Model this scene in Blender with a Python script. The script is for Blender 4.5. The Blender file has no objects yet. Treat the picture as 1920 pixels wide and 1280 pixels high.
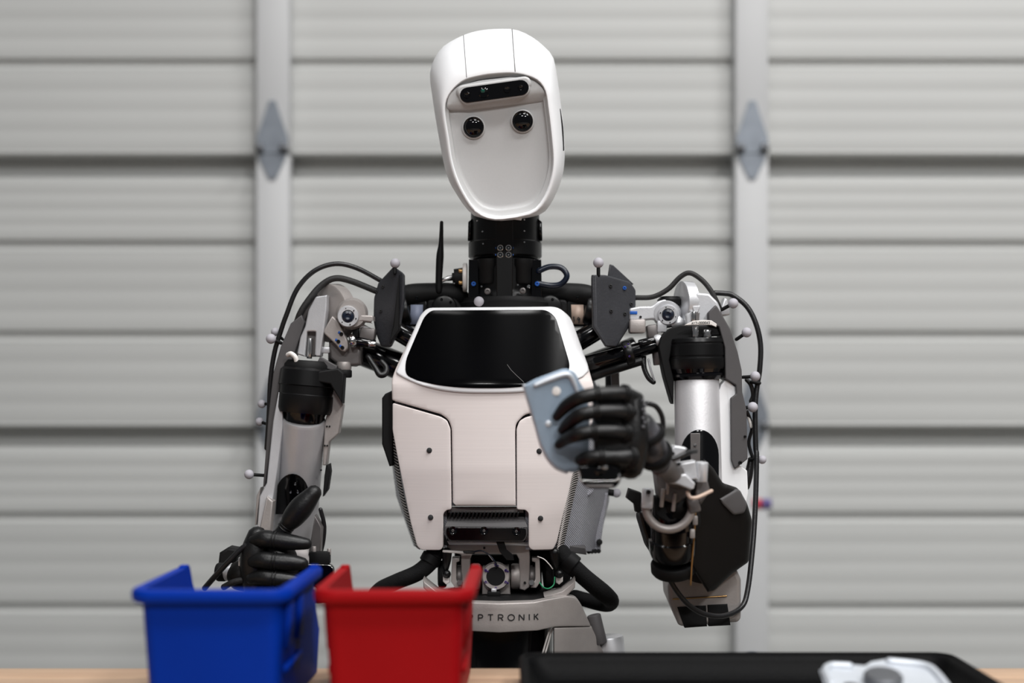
import bpy, bmesh, math, random
from mathutils import Vector, Matrix
random.seed(7)
PI = math.pi
S = bpy.context.scene
COL = S.collection

# ------------------------------------------------------------------ camera, world, lights, exposure
CAM_Z = 1.2
FPX = 1920 * 50 / 36            # focal length in pixels of the 1920 x 1280 frame
HZ = 740                        # pixel row of the horizon
D0 = 2.0                        # distance of the robot from the camera
U = D0 / FPX                    # one pixel at the robot, in metres
cam_d = bpy.data.cameras.new('camera'); cam = bpy.data.objects.new('camera', cam_d); COL.objects.link(cam)
cam.location = (0, 0, CAM_Z); cam.rotation_euler = (PI / 2, 0, 0)
cam_d.lens = 50; cam_d.sensor_width = 36; cam_d.shift_y = (HZ - 640) / 1920
cam_d.dof.use_dof = True; cam_d.dof.focus_distance = 1.94; cam_d.dof.aperture_fstop = 1.7
cam_d.clip_start = 0.05
S.camera = cam
w = bpy.data.worlds.new('world'); S.world = w; w.use_nodes = True
w.node_tree.nodes['Background'].inputs[0].default_value = (0.93, 0.96, 1.0, 1)
w.node_tree.nodes['Background'].inputs[1].default_value = 0.13
def area(name, loc, target, sx, sy, power, col=(1, 1, 1)):
    d = bpy.data.lights.new(name, 'AREA'); d.shape = 'RECTANGLE'; d.size = sx; d.size_y = sy; d.energy = power; d.color = col
    o = bpy.data.objects.new(name, d); COL.objects.link(o); o.location = loc
    o.rotation_euler = (Vector(target) - Vector(loc)).to_track_quat('-Z', 'Y').to_euler()
    return o
for lx, ly, pw in ((-1.2, 0.9, 14), (0.6, 0.9, 56), (2.4, 0.9, 62), (-1.4, -0.2, 18), (0.8, -0.2, 62), (2.8, -0.2, 74), (-0.4, -4.2, 200), (2.4, -4.2, 240)):
    area('ceiling_light', (lx, ly, 4.8), (lx * .9 + .03, ly + .25, 0), 1.1, .5, pw, (1, .99, .98))
S.view_settings.view_transform = 'Standard'; S.view_settings.look = 'None'
S.view_settings.gamma = 1; S.view_settings.use_curve_mapping = False
S.view_settings.exposure = -0.12

# ------------------------------------------------------------------ materials (all procedural)
def lin(c): return tuple(((x / 255) / 12.92 if x / 255 <= .04045 else ((x / 255 + .055) / 1.055) ** 2.4) for x in c) + (1,)
def mat(name, rgb, rough=.5, metal=0, spec=.5, var=.06, scale=40, bump=0, bscale=200, stretch=None, coat=0):
    m = bpy.data.materials.new(name); m.use_nodes = True; nt = m.node_tree; b = nt.nodes['Principled BSDF']
    tc = nt.nodes.new('ShaderNodeTexCoord'); mp = nt.nodes.new('ShaderNodeMapping'); nz = nt.nodes.new('ShaderNodeTexNoise')
    nt.links.new(tc.outputs['Object'], mp.inputs[0]); nt.links.new(mp.outputs[0], nz.inputs[0])
    if stretch: mp.inputs['Scale'].default_value = stretch
    nz.inputs['Scale'].default_value = scale; nz.inputs['Detail'].default_value = 4
    rp = nt.nodes.new('ShaderNodeValToRGB'); c = lin(rgb)
    rp.color_ramp.elements[0].position = .3; rp.color_ramp.elements[1].position = .7
    rp.color_ramp.elements[0].color = tuple(x * (1 - var) for x in c[:3]) + (1,)
    rp.color_ramp.elements[1].color = tuple(min(1, x * (1 + var)) for x in c[:3]) + (1,)
    nt.links.new(nz.outputs['Fac'], rp.inputs[0]); nt.links.new(rp.outputs[0], b.inputs['Base Color'])
    b.inputs['Roughness'].default_value = rough; b.inputs['Metallic'].default_value = metal
    b.inputs['Specular IOR Level'].default_value = spec; b.inputs['Coat Weight'].default_value = coat
    if bump:
        n2 = nt.nodes.new('ShaderNodeTexNoise'); n2.inputs['Scale'].default_value = bscale
        bp = nt.nodes.new('ShaderNodeBump'); bp.inputs['Strength'].default_value = bump; bp.inputs['Distance'].default_value = .002
        nt.links.new(mp.outputs[0], n2.inputs[0]); nt.links.new(n2.outputs['Fac'], bp.inputs['Height']); nt.links.new(bp.outputs[0], b.inputs['Normal'])
    return m
M = dict(
    white=mat('white_plastic', (236, 237, 239), .38, var=.01),
    panel=mat('brushed_white_panel', (226, 217, 214), .42, var=.035, scale=60, stretch=(.06, .06, 12)),
    face=mat('pearl_face_plastic', (184, 184, 184), .38, var=.015, scale=400),
    black=mat('black_anodised', (9, 9, 10), .34, spec=.35, var=.15),
    gloss=mat('black_gloss', (4, 4, 6), .13, spec=.42, var=.3, scale=14),
    display=mat('black_display_glass', (2, 2, 3), .16, spec=.12, var=.5, scale=9),
    matte=mat('black_matte', (13, 13, 14), .6, spec=.22, var=.12),
    pad=mat('charcoal_plastic', (52, 53, 57), .5, spec=.35, var=.12, scale=30, bump=.15, bscale=300),
    plate=mat('charcoal_plate', (74, 72, 73), .55, var=.06),
    cover=mat('brown_black_cover', (15, 13, 12), .5, spec=.18, var=.15, scale=12),
    glove=mat('black_glove_rubber', (13, 13, 14), .42, spec=.4, var=.2, bump=.25, bscale=160),
    wrap=mat('grey_wrist_wrap', (66, 66, 70), .35, var=.8, scale=70, bump=.4, bscale=60),
    alu=mat('aluminium', (206, 207, 210), .4, .5, var=.05, bump=.06, bscale=500),
    alud=mat('dull_aluminium', (164, 158, 155), .46, .45, var=.07, bump=.08, bscale=400),
    tube=mat('tube_aluminium', (196, 195, 197), .5, .5, var=.05, scale=25, bump=.08, bscale=300),
    dalu=mat('dark_aluminium', (112, 108, 107), .45, .6, var=.1),
    chrome=mat('chrome', (205, 205, 205), .18, 1, var=.03),
    brass=mat('brass', (176, 140, 92), .3, .9, var=.1),
    blue=mat('blue_thread_paint', (20, 84, 168), .4, var=.1),
    purple=mat('purple_thread_paint', (62, 40, 110), .45, var=.1),
    green=mat('green_wire', (40, 140, 95), .45, var=.05),
    cable=mat('black_cable', (20, 20, 22), .36, var=.12, scale=90, bump=.12, bscale=600),
    braid=mat('braided_sleeve', (26, 25, 25), .6, var=.5, scale=260, bump=.3, bscale=900),
    hose=mat('navy_hose', (14, 24, 40), .3, var=.3, scale=120),
    fabric=mat('black_hose_sleeve', (16, 16, 17), .8, spec=.2, var=.2, bump=.3, bscale=500),
    marker=mat('grey_marker_ball', (172, 170, 177), .7, var=.05),
    whosec=mat('white_tubing', (226, 222, 218), .4, var=.03),
    tagb=mat('blue_grey_tag', (138, 146, 168), .5, var=.05),
    tagt=mat('tan_tag', (196, 172, 156), .5, var=.06),
    ink=mat('black_ink', (18, 18, 20), .6, var=.05),
    lens=mat('lens_glass', (4, 4, 6), .05, spec=.4, var=.3),
    lensg=mat('green_lens', (20, 70, 60), .08, var=.5, scale=300),
    zinc=mat('zinc_plated_steel', (160, 178, 196), .4, .5, var=.12, scale=18, bump=.06, bscale=200),
    zincl=mat('pale_zinc_steel', (202, 207, 214), .4, .35, var=.06, scale=18),
    bin_b=mat('blue_bin_plastic', (0, 46, 150), .5, spec=.08, var=.05, scale=8, bump=.05, bscale=500),
    bin_r=mat('red_bin_plastic', (148, 11, 18), .55, spec=.1, var=.05, scale=8, bump=.05, bscale=500),
    tray=mat('black_tray_plastic', (6, 6, 7), .55, spec=.08, var=.12, bump=.2, bscale=300),
    steel=mat('grey_steel', (104, 106, 110), .45, .6),
    concrete=mat('concrete_floor', (140, 138, 134), .75, var=.12, scale=3, bump=.1, bscale=60),
    wall=mat('wall_paint', (186, 186, 182), .8, var=.04, scale=4),
    door=mat('door_paint', (186, 187, 185), .5, var=.035, scale=3.5, stretch=(.25, 1, 2.5)),
    stile=mat('stile_paint', (192, 193, 194), .5, var=.02, scale=6),
    hinge=mat('galvanised_hinge', (128, 134, 142), .45, .6, var=.12, scale=30),
    stk_r=mat('red_sticker', (190, 50, 70), .5), stk_b=mat('violet_sticker', (96, 84, 140), .5),
    gbody=mat('grey_textured_plastic', (166, 166, 174), .42, var=.05),
)
def wood_mat(name, a, b_):
    m = mat(name, a, .5, var=.1); nt = m.node_tree; rp = [n for n in nt.nodes if n.type == 'VALTORGB'][0]
    rp.color_ramp.elements[0].color = lin(a); rp.color_ramp.elements[1].color = lin(b_)
    mp = [n for n in nt.nodes if n.type == 'MAPPING'][0]; mp.inputs['Scale'].default_value = (.6, 9, 9)
    [n for n in nt.nodes if n.type == 'TEX_NOISE'][0].inputs['Scale'].default_value = 9
    return m
M['wood'] = wood_mat('maple_wood', (176, 144, 118), (196, 166, 138)); M['wood2'] = wood_mat('dark_maple_wood', (160, 124, 98), (182, 148, 120))
def ribbed(m, scale, strength, dark, rot):        # fine moulded ribs
    nt = m.node_tree; b = nt.nodes['Principled BSDF']; tc = nt.nodes['Texture Coordinate']
    mp = nt.nodes.new('ShaderNodeMapping'); mp.inputs['Rotation'].default_value = rot
    wv = nt.nodes.new('ShaderNodeTexWave'); wv.inputs['Scale'].default_value = scale; wv.inputs['Distortion'].default_value = .0
    bp = nt.nodes.new('ShaderNodeBump'); bp.inputs['Strength'].default_value = strength; bp.inputs['Distance'].default_value = .002
    nt.links.new(tc.outputs['Object'], mp.inputs[0]); nt.links.new(mp.outputs[0], wv.inputs[0])
    nt.links.new(wv.outputs['Fac'], bp.inputs['Height']); nt.links.new(bp.outputs[0], b.inputs['Normal'])
ribbed(M['gbody'], 130, .7, 0, (.6, .75, .3))

# ------------------------------------------------------------------ helpers
def P(px, py, y=0.0):
    """pixel + depth behind the robot's plane (in robot pixels, 0.75 mm) -> world point"""
    d = D0 + y * U
    return Vector(((px - 960) * d / FPX, d, CAM_Z - (py - HZ) * d / FPX))
WP = {}
def _link(o, name, parent, wpos, label=None):
    COL.objects.link(o)
    WP[o] = Vector(wpos)
    if parent is not None:
        o.parent = parent; o.location = Vector(wpos) - WP[parent]
    else: o.location = wpos
    if label: o['label'] = label
    return o
def empty(name, loc, label, cat, group=None):
    o = bpy.data.objects.new(name, None); o.empty_display_size = .05
    _link(o, name, None, loc, label); o['category'] = cat
    if group: o['group'] = group
    return o
def add(name, bm, m, parent=None, label=None, smooth=38, kind=None):
    bmesh.ops.recalc_face_normals(bm, faces=bm.faces[:])
    n = len(bm.verts)
    lo = Vector([min(v.co[i] for v in bm.verts) for i in range(3)]); hi = Vector([max(v.co[i] for v in bm.verts) for i in range(3)])
    c = (lo + hi) / 2
    bmesh.ops.translate(bm, verts=bm.verts[:], vec=-c)
    th = math.radians(smooth)
    for e in bm.edges:
        if len(e.link_faces) == 2 and e.calc_face_angle(0) > th: e.smooth = False
    me = bpy.data.meshes.new(name); bm.to_mesh(me); bm.free()
    for p in me.polygons: p.use_smooth = True
    me.materials.append(M[m] if isinstance(m, str) else m)
    o = bpy.data.objects.new(name, me); _link(o, name, parent, c, label)
    if kind: o['kind'] = kind
    return o
def frame(d):
    d = d.normalized(); a = Vector((0, 0, 1)) if abs(d.z) < .9 else Vector((0, 1, 0))
    u = d.cross(a).normalized(); return u, d.cross(u).normalized()
def lathe_bm(bm, p0, p1, prof, seg=32, cap=True):
    """prof: (fraction along p0-p1, radius in robot pixels)"""
    ax = p1 - p0; u, v = frame(ax); rings = []
    for t, r in prof:
        c = p0 + ax * t; rr = max(r * U, 1e-5)
        rings.append([bm.verts.new(c + (u * math.cos(a) + v * math.sin(a)) * rr) for a in [2 * PI * k / seg for k in range(seg)]])
    for A, B in zip(rings, rings[1:]):
        for k in range(seg): bm.faces.new((A[k], A[(k + 1) % seg], B[(k + 1) % seg], B[k]))
    if cap: bm.faces.new(rings[0]); bm.faces.new(rings[-1][::-1])
def lathe(name, a, b, prof, m, parent, seg=32, label=None):
    bm = bmesh.new(); lathe_bm(bm, P(*a), P(*b), prof, seg); return add(name, bm, m, parent, label)
def cyl(name, a, b, r, m, parent, r1=None, seg=28, bev=None, label=None):
    p0, p1 = P(*a), P(*b); L = (p1 - p0).length / U; r1 = r if r1 is None else r1
    bv = min(.18 * min(r, r1), .3 * L) if bev is None else bev; e = bv / L
    return lathe(name, a, b, [(0, r - bv), (e * .3, r - bv * .3), (e, r), (1 - e, r1), (1 - e * .3, r1 - bv * .3), (1, r1 - bv)], m, parent, seg, label)
def catmull(pts, n=6, closed=False):
    out = []; N = len(pts); rng = range(N if closed else N - 1)
    for i in rng:
        if closed: a, b, c, d = pts[(i - 1) % N], pts[i], pts[(i + 1) % N], pts[(i + 2) % N]
        else: a, b, c, d = pts[max(i - 1, 0)], pts[i], pts[i + 1], pts[min(i + 2, N - 1)]
        for k in range(n):
            t = k / n
            out.append(.5 * ((2 * b) + (c - a) * t + (2 * a - 5 * b + 4 * c - d) * t * t + (3 * b - a - 3 * c + d) * t ** 3))
    if not closed: out.append(pts[-1])
    return out
def tube_bm(bm, pts, rad, seg=12, n=6, rounded=True, smooth=True):
    """pts world; rad metres (number or list)"""
    if not isinstance(rad, (list, tuple)): rad = [rad] * len(pts)
    q = [Vector((p.x, p.y, p.z, r)) for p, r in zip(pts, rad)]
    if smooth and len(q) > 2: q = catmull(q, n)
    ps = [v.to_3d() for v in q]; rs = [v[3] for v in q]
    if rounded:
        d0 = (ps[1] - ps[0]).normalized(); d1 = (ps[-1] - ps[-2]).normalized(); a0, a1 = ps[0], ps[-1]; r0, r1 = rs[0], rs[-1]
        for f, g in ((.5, .866), (.87, .5), (1, .08)):
            ps = [a0 - d0 * r0 * f] + ps + [a1 + d1 * r1 * f]; rs = [r0 * g] + rs + [r1 * g]
    u = None; rings = []
    for i, p in enumerate(ps):
        d = (ps[min(i + 1, len(ps) - 1)] - ps[max(i - 1, 0)]).normalized()
        if u is None: u, v = frame(d)
        else:
            u = (u - d * u.dot(d)).normalized(); v = d.cross(u)
        rings.append([bm.verts.new(p + (u * math.cos(2 * PI * k / seg) + v * math.sin(2 * PI * k / seg)) * rs[i]) for k in range(seg)])
    for A, B in zip(rings, rings[1:]):
        for k in range(seg): bm.faces.new((A[k], A[(k + 1) % seg], B[(k + 1) % seg], B[k]))
    bm.faces.new(rings[0]); bm.faces.new(rings[-1][::-1])
def tube(name, pts, r, m, parent, seg=12, n=6, label=None, smooth=True, rounded=True):
    """pts (px, py, y); r in pixels as seen at that depth"""
    bm = bmesh.new(); rr = r if isinstance(r, (list, tuple)) else [r] * len(pts)
    tube_bm(bm, [P(*p) for p in pts], [a * (D0 + p[2] * U) / FPX for a, p in zip(rr, pts)], seg, n, rounded, smooth)
    return add(name, bm, m, parent, label, 60)
def ball(name, px, py, y, r, m, parent, label=None, sc=(1, 1, 1)):
    bm = bmesh.new(); bmesh.ops.create_uvsphere(bm, u_segments=20, v_segments=12, radius=r * U)
    for v in bm.verts: v.co = Vector((v.co.x * sc[0], v.co.y * sc[1], v.co.z * sc[2])) + P(px, py, y)
    return add(name, bm, m, parent, label, 60)
def box_bm(bm, c, size, rot=None, bev=0, segs=2):
    t = bmesh.new(); bmesh.ops.create_cube(t, size=1)
    for v in t.verts: v.co = Vector((v.co.x * size[0], v.co.y * size[1], v.co.z * size[2]))
    if bev: bmesh.ops.bevel(t, geom=t.edges[:], offset=min(bev, .45 * min(size)), segments=segs, affect='EDGES', profile=.5)
    for v in t.verts: v.co = (rot @ v.co if rot else v.co) + c
    me = bpy.data.meshes.new('tmp'); t.to_mesh(me); t.free(); bm.from_mesh(me); bpy.data.meshes.remove(me)
def box(name, px, py, y, w_, h, d, m, parent, rot=(0, 0, 0), bev=2, label=None):
    """centre as pixel + depth, size in robot pixels (x, z, depth), rot degrees about x, y, z"""
    bm = bmesh.new(); R_ = Matrix.Rotation(math.radians(rot[2]), 3, 'Z') @ Matrix.Rotation(math.radians(rot[1]), 3, 'Y') @ Matrix.Rotation(math.radians(rot[0]), 3, 'X')
    box_bm(bm, P(px, py, y), (w_ * U, d * U, h * U), R_, bev * U)
    return add(name, bm, m, parent, label)
def rnd(poly, r, n=4):
    out = []; N = len(poly)
    for i in range(N):
        p = Vector(poly[i][:2]); a = Vector(poly[i - 1][:2]) - p; b = Vector(poly[(i + 1) % N][:2]) - p
        rr = min(r if len(poly[i]) < 3 else poly[i][2], a.length * .45, b.length * .45)
        A = p + a.normalized() * rr; B = p + b.normalized() * rr
        if rr < .3: out.append((p.x, p.y)); continue
        for k in range(n + 1):
            t = k / n; q = A * (1 - t) ** 2 + p * 2 * t * (1 - t) + B * t * t; out.append((q.x, q.y))
    return out
def offs(poly, d):
    """move a closed outline by d along its outward normals"""
    N = len(poly); A2 = sum(poly[i][0] * poly[(i + 1) % N][1] - poly[(i + 1) % N][0] * poly[i][1] for i in range(N)); sg = 1 if A2 > 0 else -1
    out = []
    for i in range(N):
        p = Vector(poly[i][:2]); a = p - Vector(poly[i - 1][:2]); b = Vector(poly[(i + 1) % N][:2]) - p
        if a.length < 1e-6 or b.length < 1e-6: out.append((p.x, p.y)); continue
        n1 = Vector((a.y, -a.x)).normalized() * sg; n2 = Vector((b.y, -b.x)).normalized() * sg; m_ = n1 + n2
        if m_.length < .2: out.append((p.x, p.y)); continue
        m_.normalize(); k = min(1.8, 1 / max(.3, m_.dot(n1))); q = p + m_ * d * k; out.append((q.x, q.y))
    return out
def sheet_bm(poly, y, th, bev=0, step=None, back=None):
    """solid plate: pixel outline, front face at depth y (number or function of the pixel), thickness th, rounded front edge"""
    f = y if callable(y) else (lambda a, b: y)
    poly = [p[:2] for p in poly]; bev = min(bev, th * .6)
    def pdist(q):
        best = 1e9; Q = Vector(q)
        for i in range(len(poly)):
            a = Vector(poly[i]); b = Vector(poly[(i + 1) % len(poly)]); ab = b - a; L2 = ab.length_squared
            k = 0 if L2 < 1e-9 else max(0, min(1, (Q - a).dot(ab) / L2)); best = min(best, (Q - (a + ab * k)).length)
        return best
    inner = poly
    while bev > .3:                                     # drop the little loops an inset makes in tight corners
        inner = [q for q in offs(poly, -bev) if pdist(q) > bev * .93]
        if len(inner) > 3 and len(inner) > len(poly) * .4: break
        bev *= .7
    if bev <= .3: bev = 0; inner = poly
    t = bmesh.new(); t.faces.new([t.verts.new((p[0], 0, -p[1])) for p in inner])
    if step:
        xs = [p[0] for p in inner]; zs = [-p[1] for p in inner]
        for i, lo, hi in ((0, min(xs), max(xs)), (2, min(zs), max(zs))):
            k = lo + step
            while k < hi - 2:
                co = [0, 0, 0]; co[i] = k; no = [0, 0, 0]; no[i] = 1
                bmesh.ops.bisect_plane(t, geom=t.verts[:] + t.edges[:] + t.faces[:], plane_co=co, plane_no=no); k += step
    t.verts.ensure_lookup_table(); t.verts.index_update()
    bm = bmesh.new()
    F = [bm.verts.new(v.co) for v in t.verts]
    nxt = {}
    for e in t.edges:
        if len(e.link_faces) == 1:
            l = e.link_loops[0]; nxt[l.vert.index] = l.link_loop_next.vert.index
    loop = []; c = next(iter(nxt)); 
    while len(loop) < len(nxt): loop.append(c); c = nxt[c]
    base = [(t.verts[i].co.x, -t.verts[i].co.z) for i in loop]
    rings = [[F[i] for i in loop]]
    for o, d in (((.5, .13), (.87, .5), (1, 1)) if bev else ()):
        rings.append([bm.verts.new((p[0], d * bev, -p[1])) for p in offs(base, bev * o)])
    outer = rings[-1] if bev else rings[0]
    Bk = {i: bm.verts.new((v.co.x, th, v.co.z)) for i, v in zip(loop, outer)}
    for i, v in enumerate(t.verts):
        if i not in Bk: Bk[i] = bm.verts.new((v.co.x, th, v.co.z))
    for fc in t.faces:
        ids = [v.index for v in fc.verts]; bm.faces.new([F[i] for i in ids]); bm.faces.new([Bk[i] for i in reversed(ids)])
    rings.append([Bk[i] for i in loop]); n = len(loop)
    for A, B in zip(rings, rings[1:]):
        for k in range(n): bm.faces.new((A[k], A[(k + 1) % n], B[(k + 1) % n], B[k]))
    if bev and not step:
        for k in range(n): bm.edges.get((rings[0][k], rings[0][(k + 1) % n])).smooth = False
    t.free()
    cx = sum(p[0] for p in poly) / len(poly); cy = sum(p[1] for p in poly) / len(poly)
    for v in bm.verts:
        px, py, yy = v.co.x, -v.co.z, v.co.y
        if back and th:
            k = yy / th; px += k * back[0]; py += k * back[1]
        v.co = P(px, py, f(px, py)) + Vector((0, yy * U, 0))
    bm.normal_update()
    bmesh.ops.triangulate(bm, faces=[f_ for f_ in bm.faces if len(f_.verts) > 4])
    return bm
def sheet(name, poly, y, th, m, parent, bev=1.5, step=None, r=None, label=None, back=None):
    if r: poly = rnd(poly, r)
    return add(name, sheet_bm(poly, y, th, bev, step, back), m, parent, label)
def bolt(px, py, y, r, m, parent, name='bolt', ring=None, d=(0, -1, 0)):
    p = P(px, py, y); D = Vector(d).normalized(); bm = bmesh.new(); h = 2.4 * U
    lathe_bm(bm, p + D * (-h), p + D * h, [(0, r), (.8, r), (1, r * .75), (1, r * .45), (.45, r * .4), (.45, .01)], 14)
    o = add(name, bm, m, parent)
    if ring:
        b2 = bmesh.new(); lathe_bm(b2, p + D * (-h), p + D * (h * .3), [(0, r * 1.45), (.8, r * 1.45), (1, r * 1.25)], 16); add('washer', b2, ring, parent)
    return o
def strokes(name, polys, wd, y, m, parent):
    """flat lettering: polylines in pixels drawn as thin ribbons on the surface y(px, py)"""
    f = y if callable(y) else (lambda a, b: y)
    bm = bmesh.new()
    for pl in polys:
        pts = [Vector(p) for p in pl]; L = []; Rr = []
        for i, p in enumerate(pts):
            d = (pts[min(i + 1, len(pts) - 1)] - pts[max(i - 1, 0)]).normalized(); nrm = Vector((-d.y, d.x)) * wd / 2
            for arr, q in ((L, p + nrm), (Rr, p - nrm)):
                arr.append((bm.verts.new(P(q.x, q.y, f(q.x, q.y))), bm.verts.new(P(q.x, q.y, f(q.x, q.y)) + Vector((0, 1.2 * U, 0)))))
        for i in range(len(pts) - 1):
            for a, b in ((L[i][0], L[i + 1][0], ), ): pass
            bm.faces.new((L[i][0], L[i + 1][0], Rr[i + 1][0], Rr[i][0]))
            bm.faces.new((L[i][0], L[i][1], L[i + 1][1], L[i + 1][0])); bm.faces.new((Rr[i][0], Rr[i + 1][0], Rr[i + 1][1], Rr[i][1]))
    return add(name, bm, m, parent)
def arc(cx, cy, rx, ry, a0, a1, n=10): return [(cx + rx * math.cos(math.radians(a0 + (a1 - a0) * k / n)), cy + ry * math.sin(math.radians(a0 + (a1 - a0) * k / n))) for k in range(n + 1)]
def wbox(name, lo, hi, m, parent=None, bev=0, label=None, kind=None):
    bm = bmesh.new(); lo = Vector(lo); hi = Vector(hi); box_bm(bm, (lo + hi) / 2, hi - lo, None, bev)
    return add(name, bm, m, parent, label, kind=kind)

# ------------------------------------------------------------------ setting: floor, back wall, sectional door
DY = 3.14; dpx = DY / FPX
def dz(py): return CAM_Z - (py - HZ) * dpx
def dx(px): return (px - 960) * dpx
wbox('floor', (-3.6, -2.5, -.1), (3.6, DY + .5, 0), 'concrete', kind='structure')
for nm, lo, hi in (('wall_left', (-3.6, DY + .06, 0), (-2.3, DY + .22, 3.6)), ('wall_right', (2.3, DY + .06, 0), (3.6, DY + .22, 3.6)), ('wall_back', (-2.3, DY + .06, 2.6), (2.3, DY + .22, 3.6))):
    wbox(nm, lo, hi, 'wall', kind='structure')
door = bpy.data.objects.new('door_1', None); _link(door, 'door_1', None, (0, DY + .02, 0)); door['kind'] = 'structure'
door['label'] = 'pale grey ribbed sectional overhead door behind the robot'
SEC = 510 * dpx; top0 = dz(290)                       # section height; the joint at pixel row 290
def section_profile():
    """(z from the section's top joint downwards, depth: 0 = front face)"""
    pr = [(0.0, .070), (.002, .058), (.038, .056), (.050, .012), (.056, .002)]
    third = SEC / 3
    for k in range(3):
        z0 = k * third + (.052 if k == 0 else .012); z1 = (k + 1) * third - (.012 if k < 2 else .008)
        n = 4
        for j in range(n):
            a = z0 + (z1 - z0) * j / n; b = z0 + (z1 - z0) * (j + 1) / n; h = b - a
            pr += [(a + h * .06, .0013), (a + h * .3, 0), (a + h * .75, 0), (a + h * .97, .0013)]
        if k < 2: pr += [(z1 - .002, .002), (z1 + .005, .012), (z1 + .016, .013), (z1 + .024, .001)]
    pr += [(SEC - .006, 0), (SEC - .001, .002), (SEC, .010), (SEC, .070)]
    return pr
secs = []
for k in range(-2, 3):
    zt = top0 - k * SEC
    bm = bmesh.new(); A = []; B = []
    for z, d in section_profile():
        A.append(bm.verts.new((-2.28, DY + d, zt - z))); B.append(bm.verts.new((2.28, DY + d, zt - z)))
    for i in range(len(A) - 1): bm.faces.new((A[i], B[i], B[i + 1], A[i + 1]))
    bm.faces.new((A[0], A[-1], B[-1], B[0])); bm.faces.new(A); bm.faces.new(B[::-1])
    s = add('door_section', bm, 'door', door, smooth=25); secs.append((zt, s))
    for cx in (517 - 887, 517, 1404, 1404 + 887):
        wbox('stile', (dx(cx - 31), DY - .042, zt - SEC + .004), (dx(cx + 31), DY - .0008, zt - .004), 'stile', s, .006)
for k in range(-1, 3):
    zt = top0 - k * SEC
    for cx in (517 - 887, 517, 1404, 1404 + 887):
        x0 = dx(cx)
        def hp(pts, name, par, y0, th, m):
            bm = bmesh.new(); A = [bm.verts.new((x0 + x, y0, zt + z)) for x, z in pts]; B = [bm.verts.new((x0 + x, y0 + th, zt + z)) for x, z in pts]
            bm.faces.new(A); bm.faces.new(B[::-1])
            for i in range(len(A)): bm.faces.new((A[i], B[i], B[(i + 1) % len(A)], A[(i + 1) % len(A)]))
            return add(name, bm, m, par)
        h = hp([(-.007, .110), (.007, .110), (.020, .070), (.034, .030), (.034, -.004), (-.034, -.004), (-.034, .030), (-.020, .070)], 'hinge', door, DY - .047, .0045, 'hinge')
        hp([(-.032, -.006), (.032, -.006), (.024, -.026), (.007, -.060), (-.007, -.060), (-.024, -.026)], 'hinge_leaf', h, DY - .0465, .0045, 'hinge')
        for sx in (-1, 1):
            bm = bmesh.new(); lathe_bm(bm, Vector((x0 + sx * .018, DY - .055, zt + .006)), Vector((x0 + sx * .034, DY - .055, zt + .006)), [(0, 11), (.15, 13), (.85, 13), (1, 11)], 14); add('hinge_knuckle', bm, 'steel', h)
# small round sticker on the door beside the stile
for cpx, m in ((1414, 'stk_r'), (1432, 'stk_b')):
    wbox('sticker', (dx(cpx - 9), DY - .0445, dz(950)), (dx(cpx + 8), DY - .0422, dz(932)), m, secs[3][1] if dz(940) < secs[3][0] else secs[2][1])

# ------------------------------------------------------------------ workbench
TZ = CAM_Z - .336; TB = 1.75; TF = .72
bench = empty('workbench', (0, (TB + TF) / 2, 0), 'maple block workbench with steel legs in front of the robot', 'workbench')
NP = 16
for k in range(NP):
    y0 = TF + (TB - TF) * k / NP; y1 = TF + (TB - TF) * (k + 1) / NP
    cut = -1.5 + 3 * random.random() * .6 + .5
    for a, b in ((-1.5, cut), (cut, 1.5)):
        wbox('plank', (a + .0004, y0 + .0004, TZ - .04), (b - .0004, y1 - .0004, TZ - .0004 * random.random()), random.choice(('wood', 'wood', 'wood2')), bench, .0012)
for sx in (-1.38, 1.38):
    for yy in (TF + .08, TB - .08): wbox('leg', (sx - .03, yy - .03, 0), (sx + .03, yy + .03, TZ - .0405), 'steel', bench, .003)
    wbox('rail', (sx - .02, TF + .11, .2), (sx + .02, TB - .11, .25), 'steel', bench, .003)
for yy in (TF + .08, TB - .08): wbox('rail', (-1.349, yy - .02, TZ - .11), (1.349, yy + .02, TZ - .042), 'steel', bench, .003)
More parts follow.
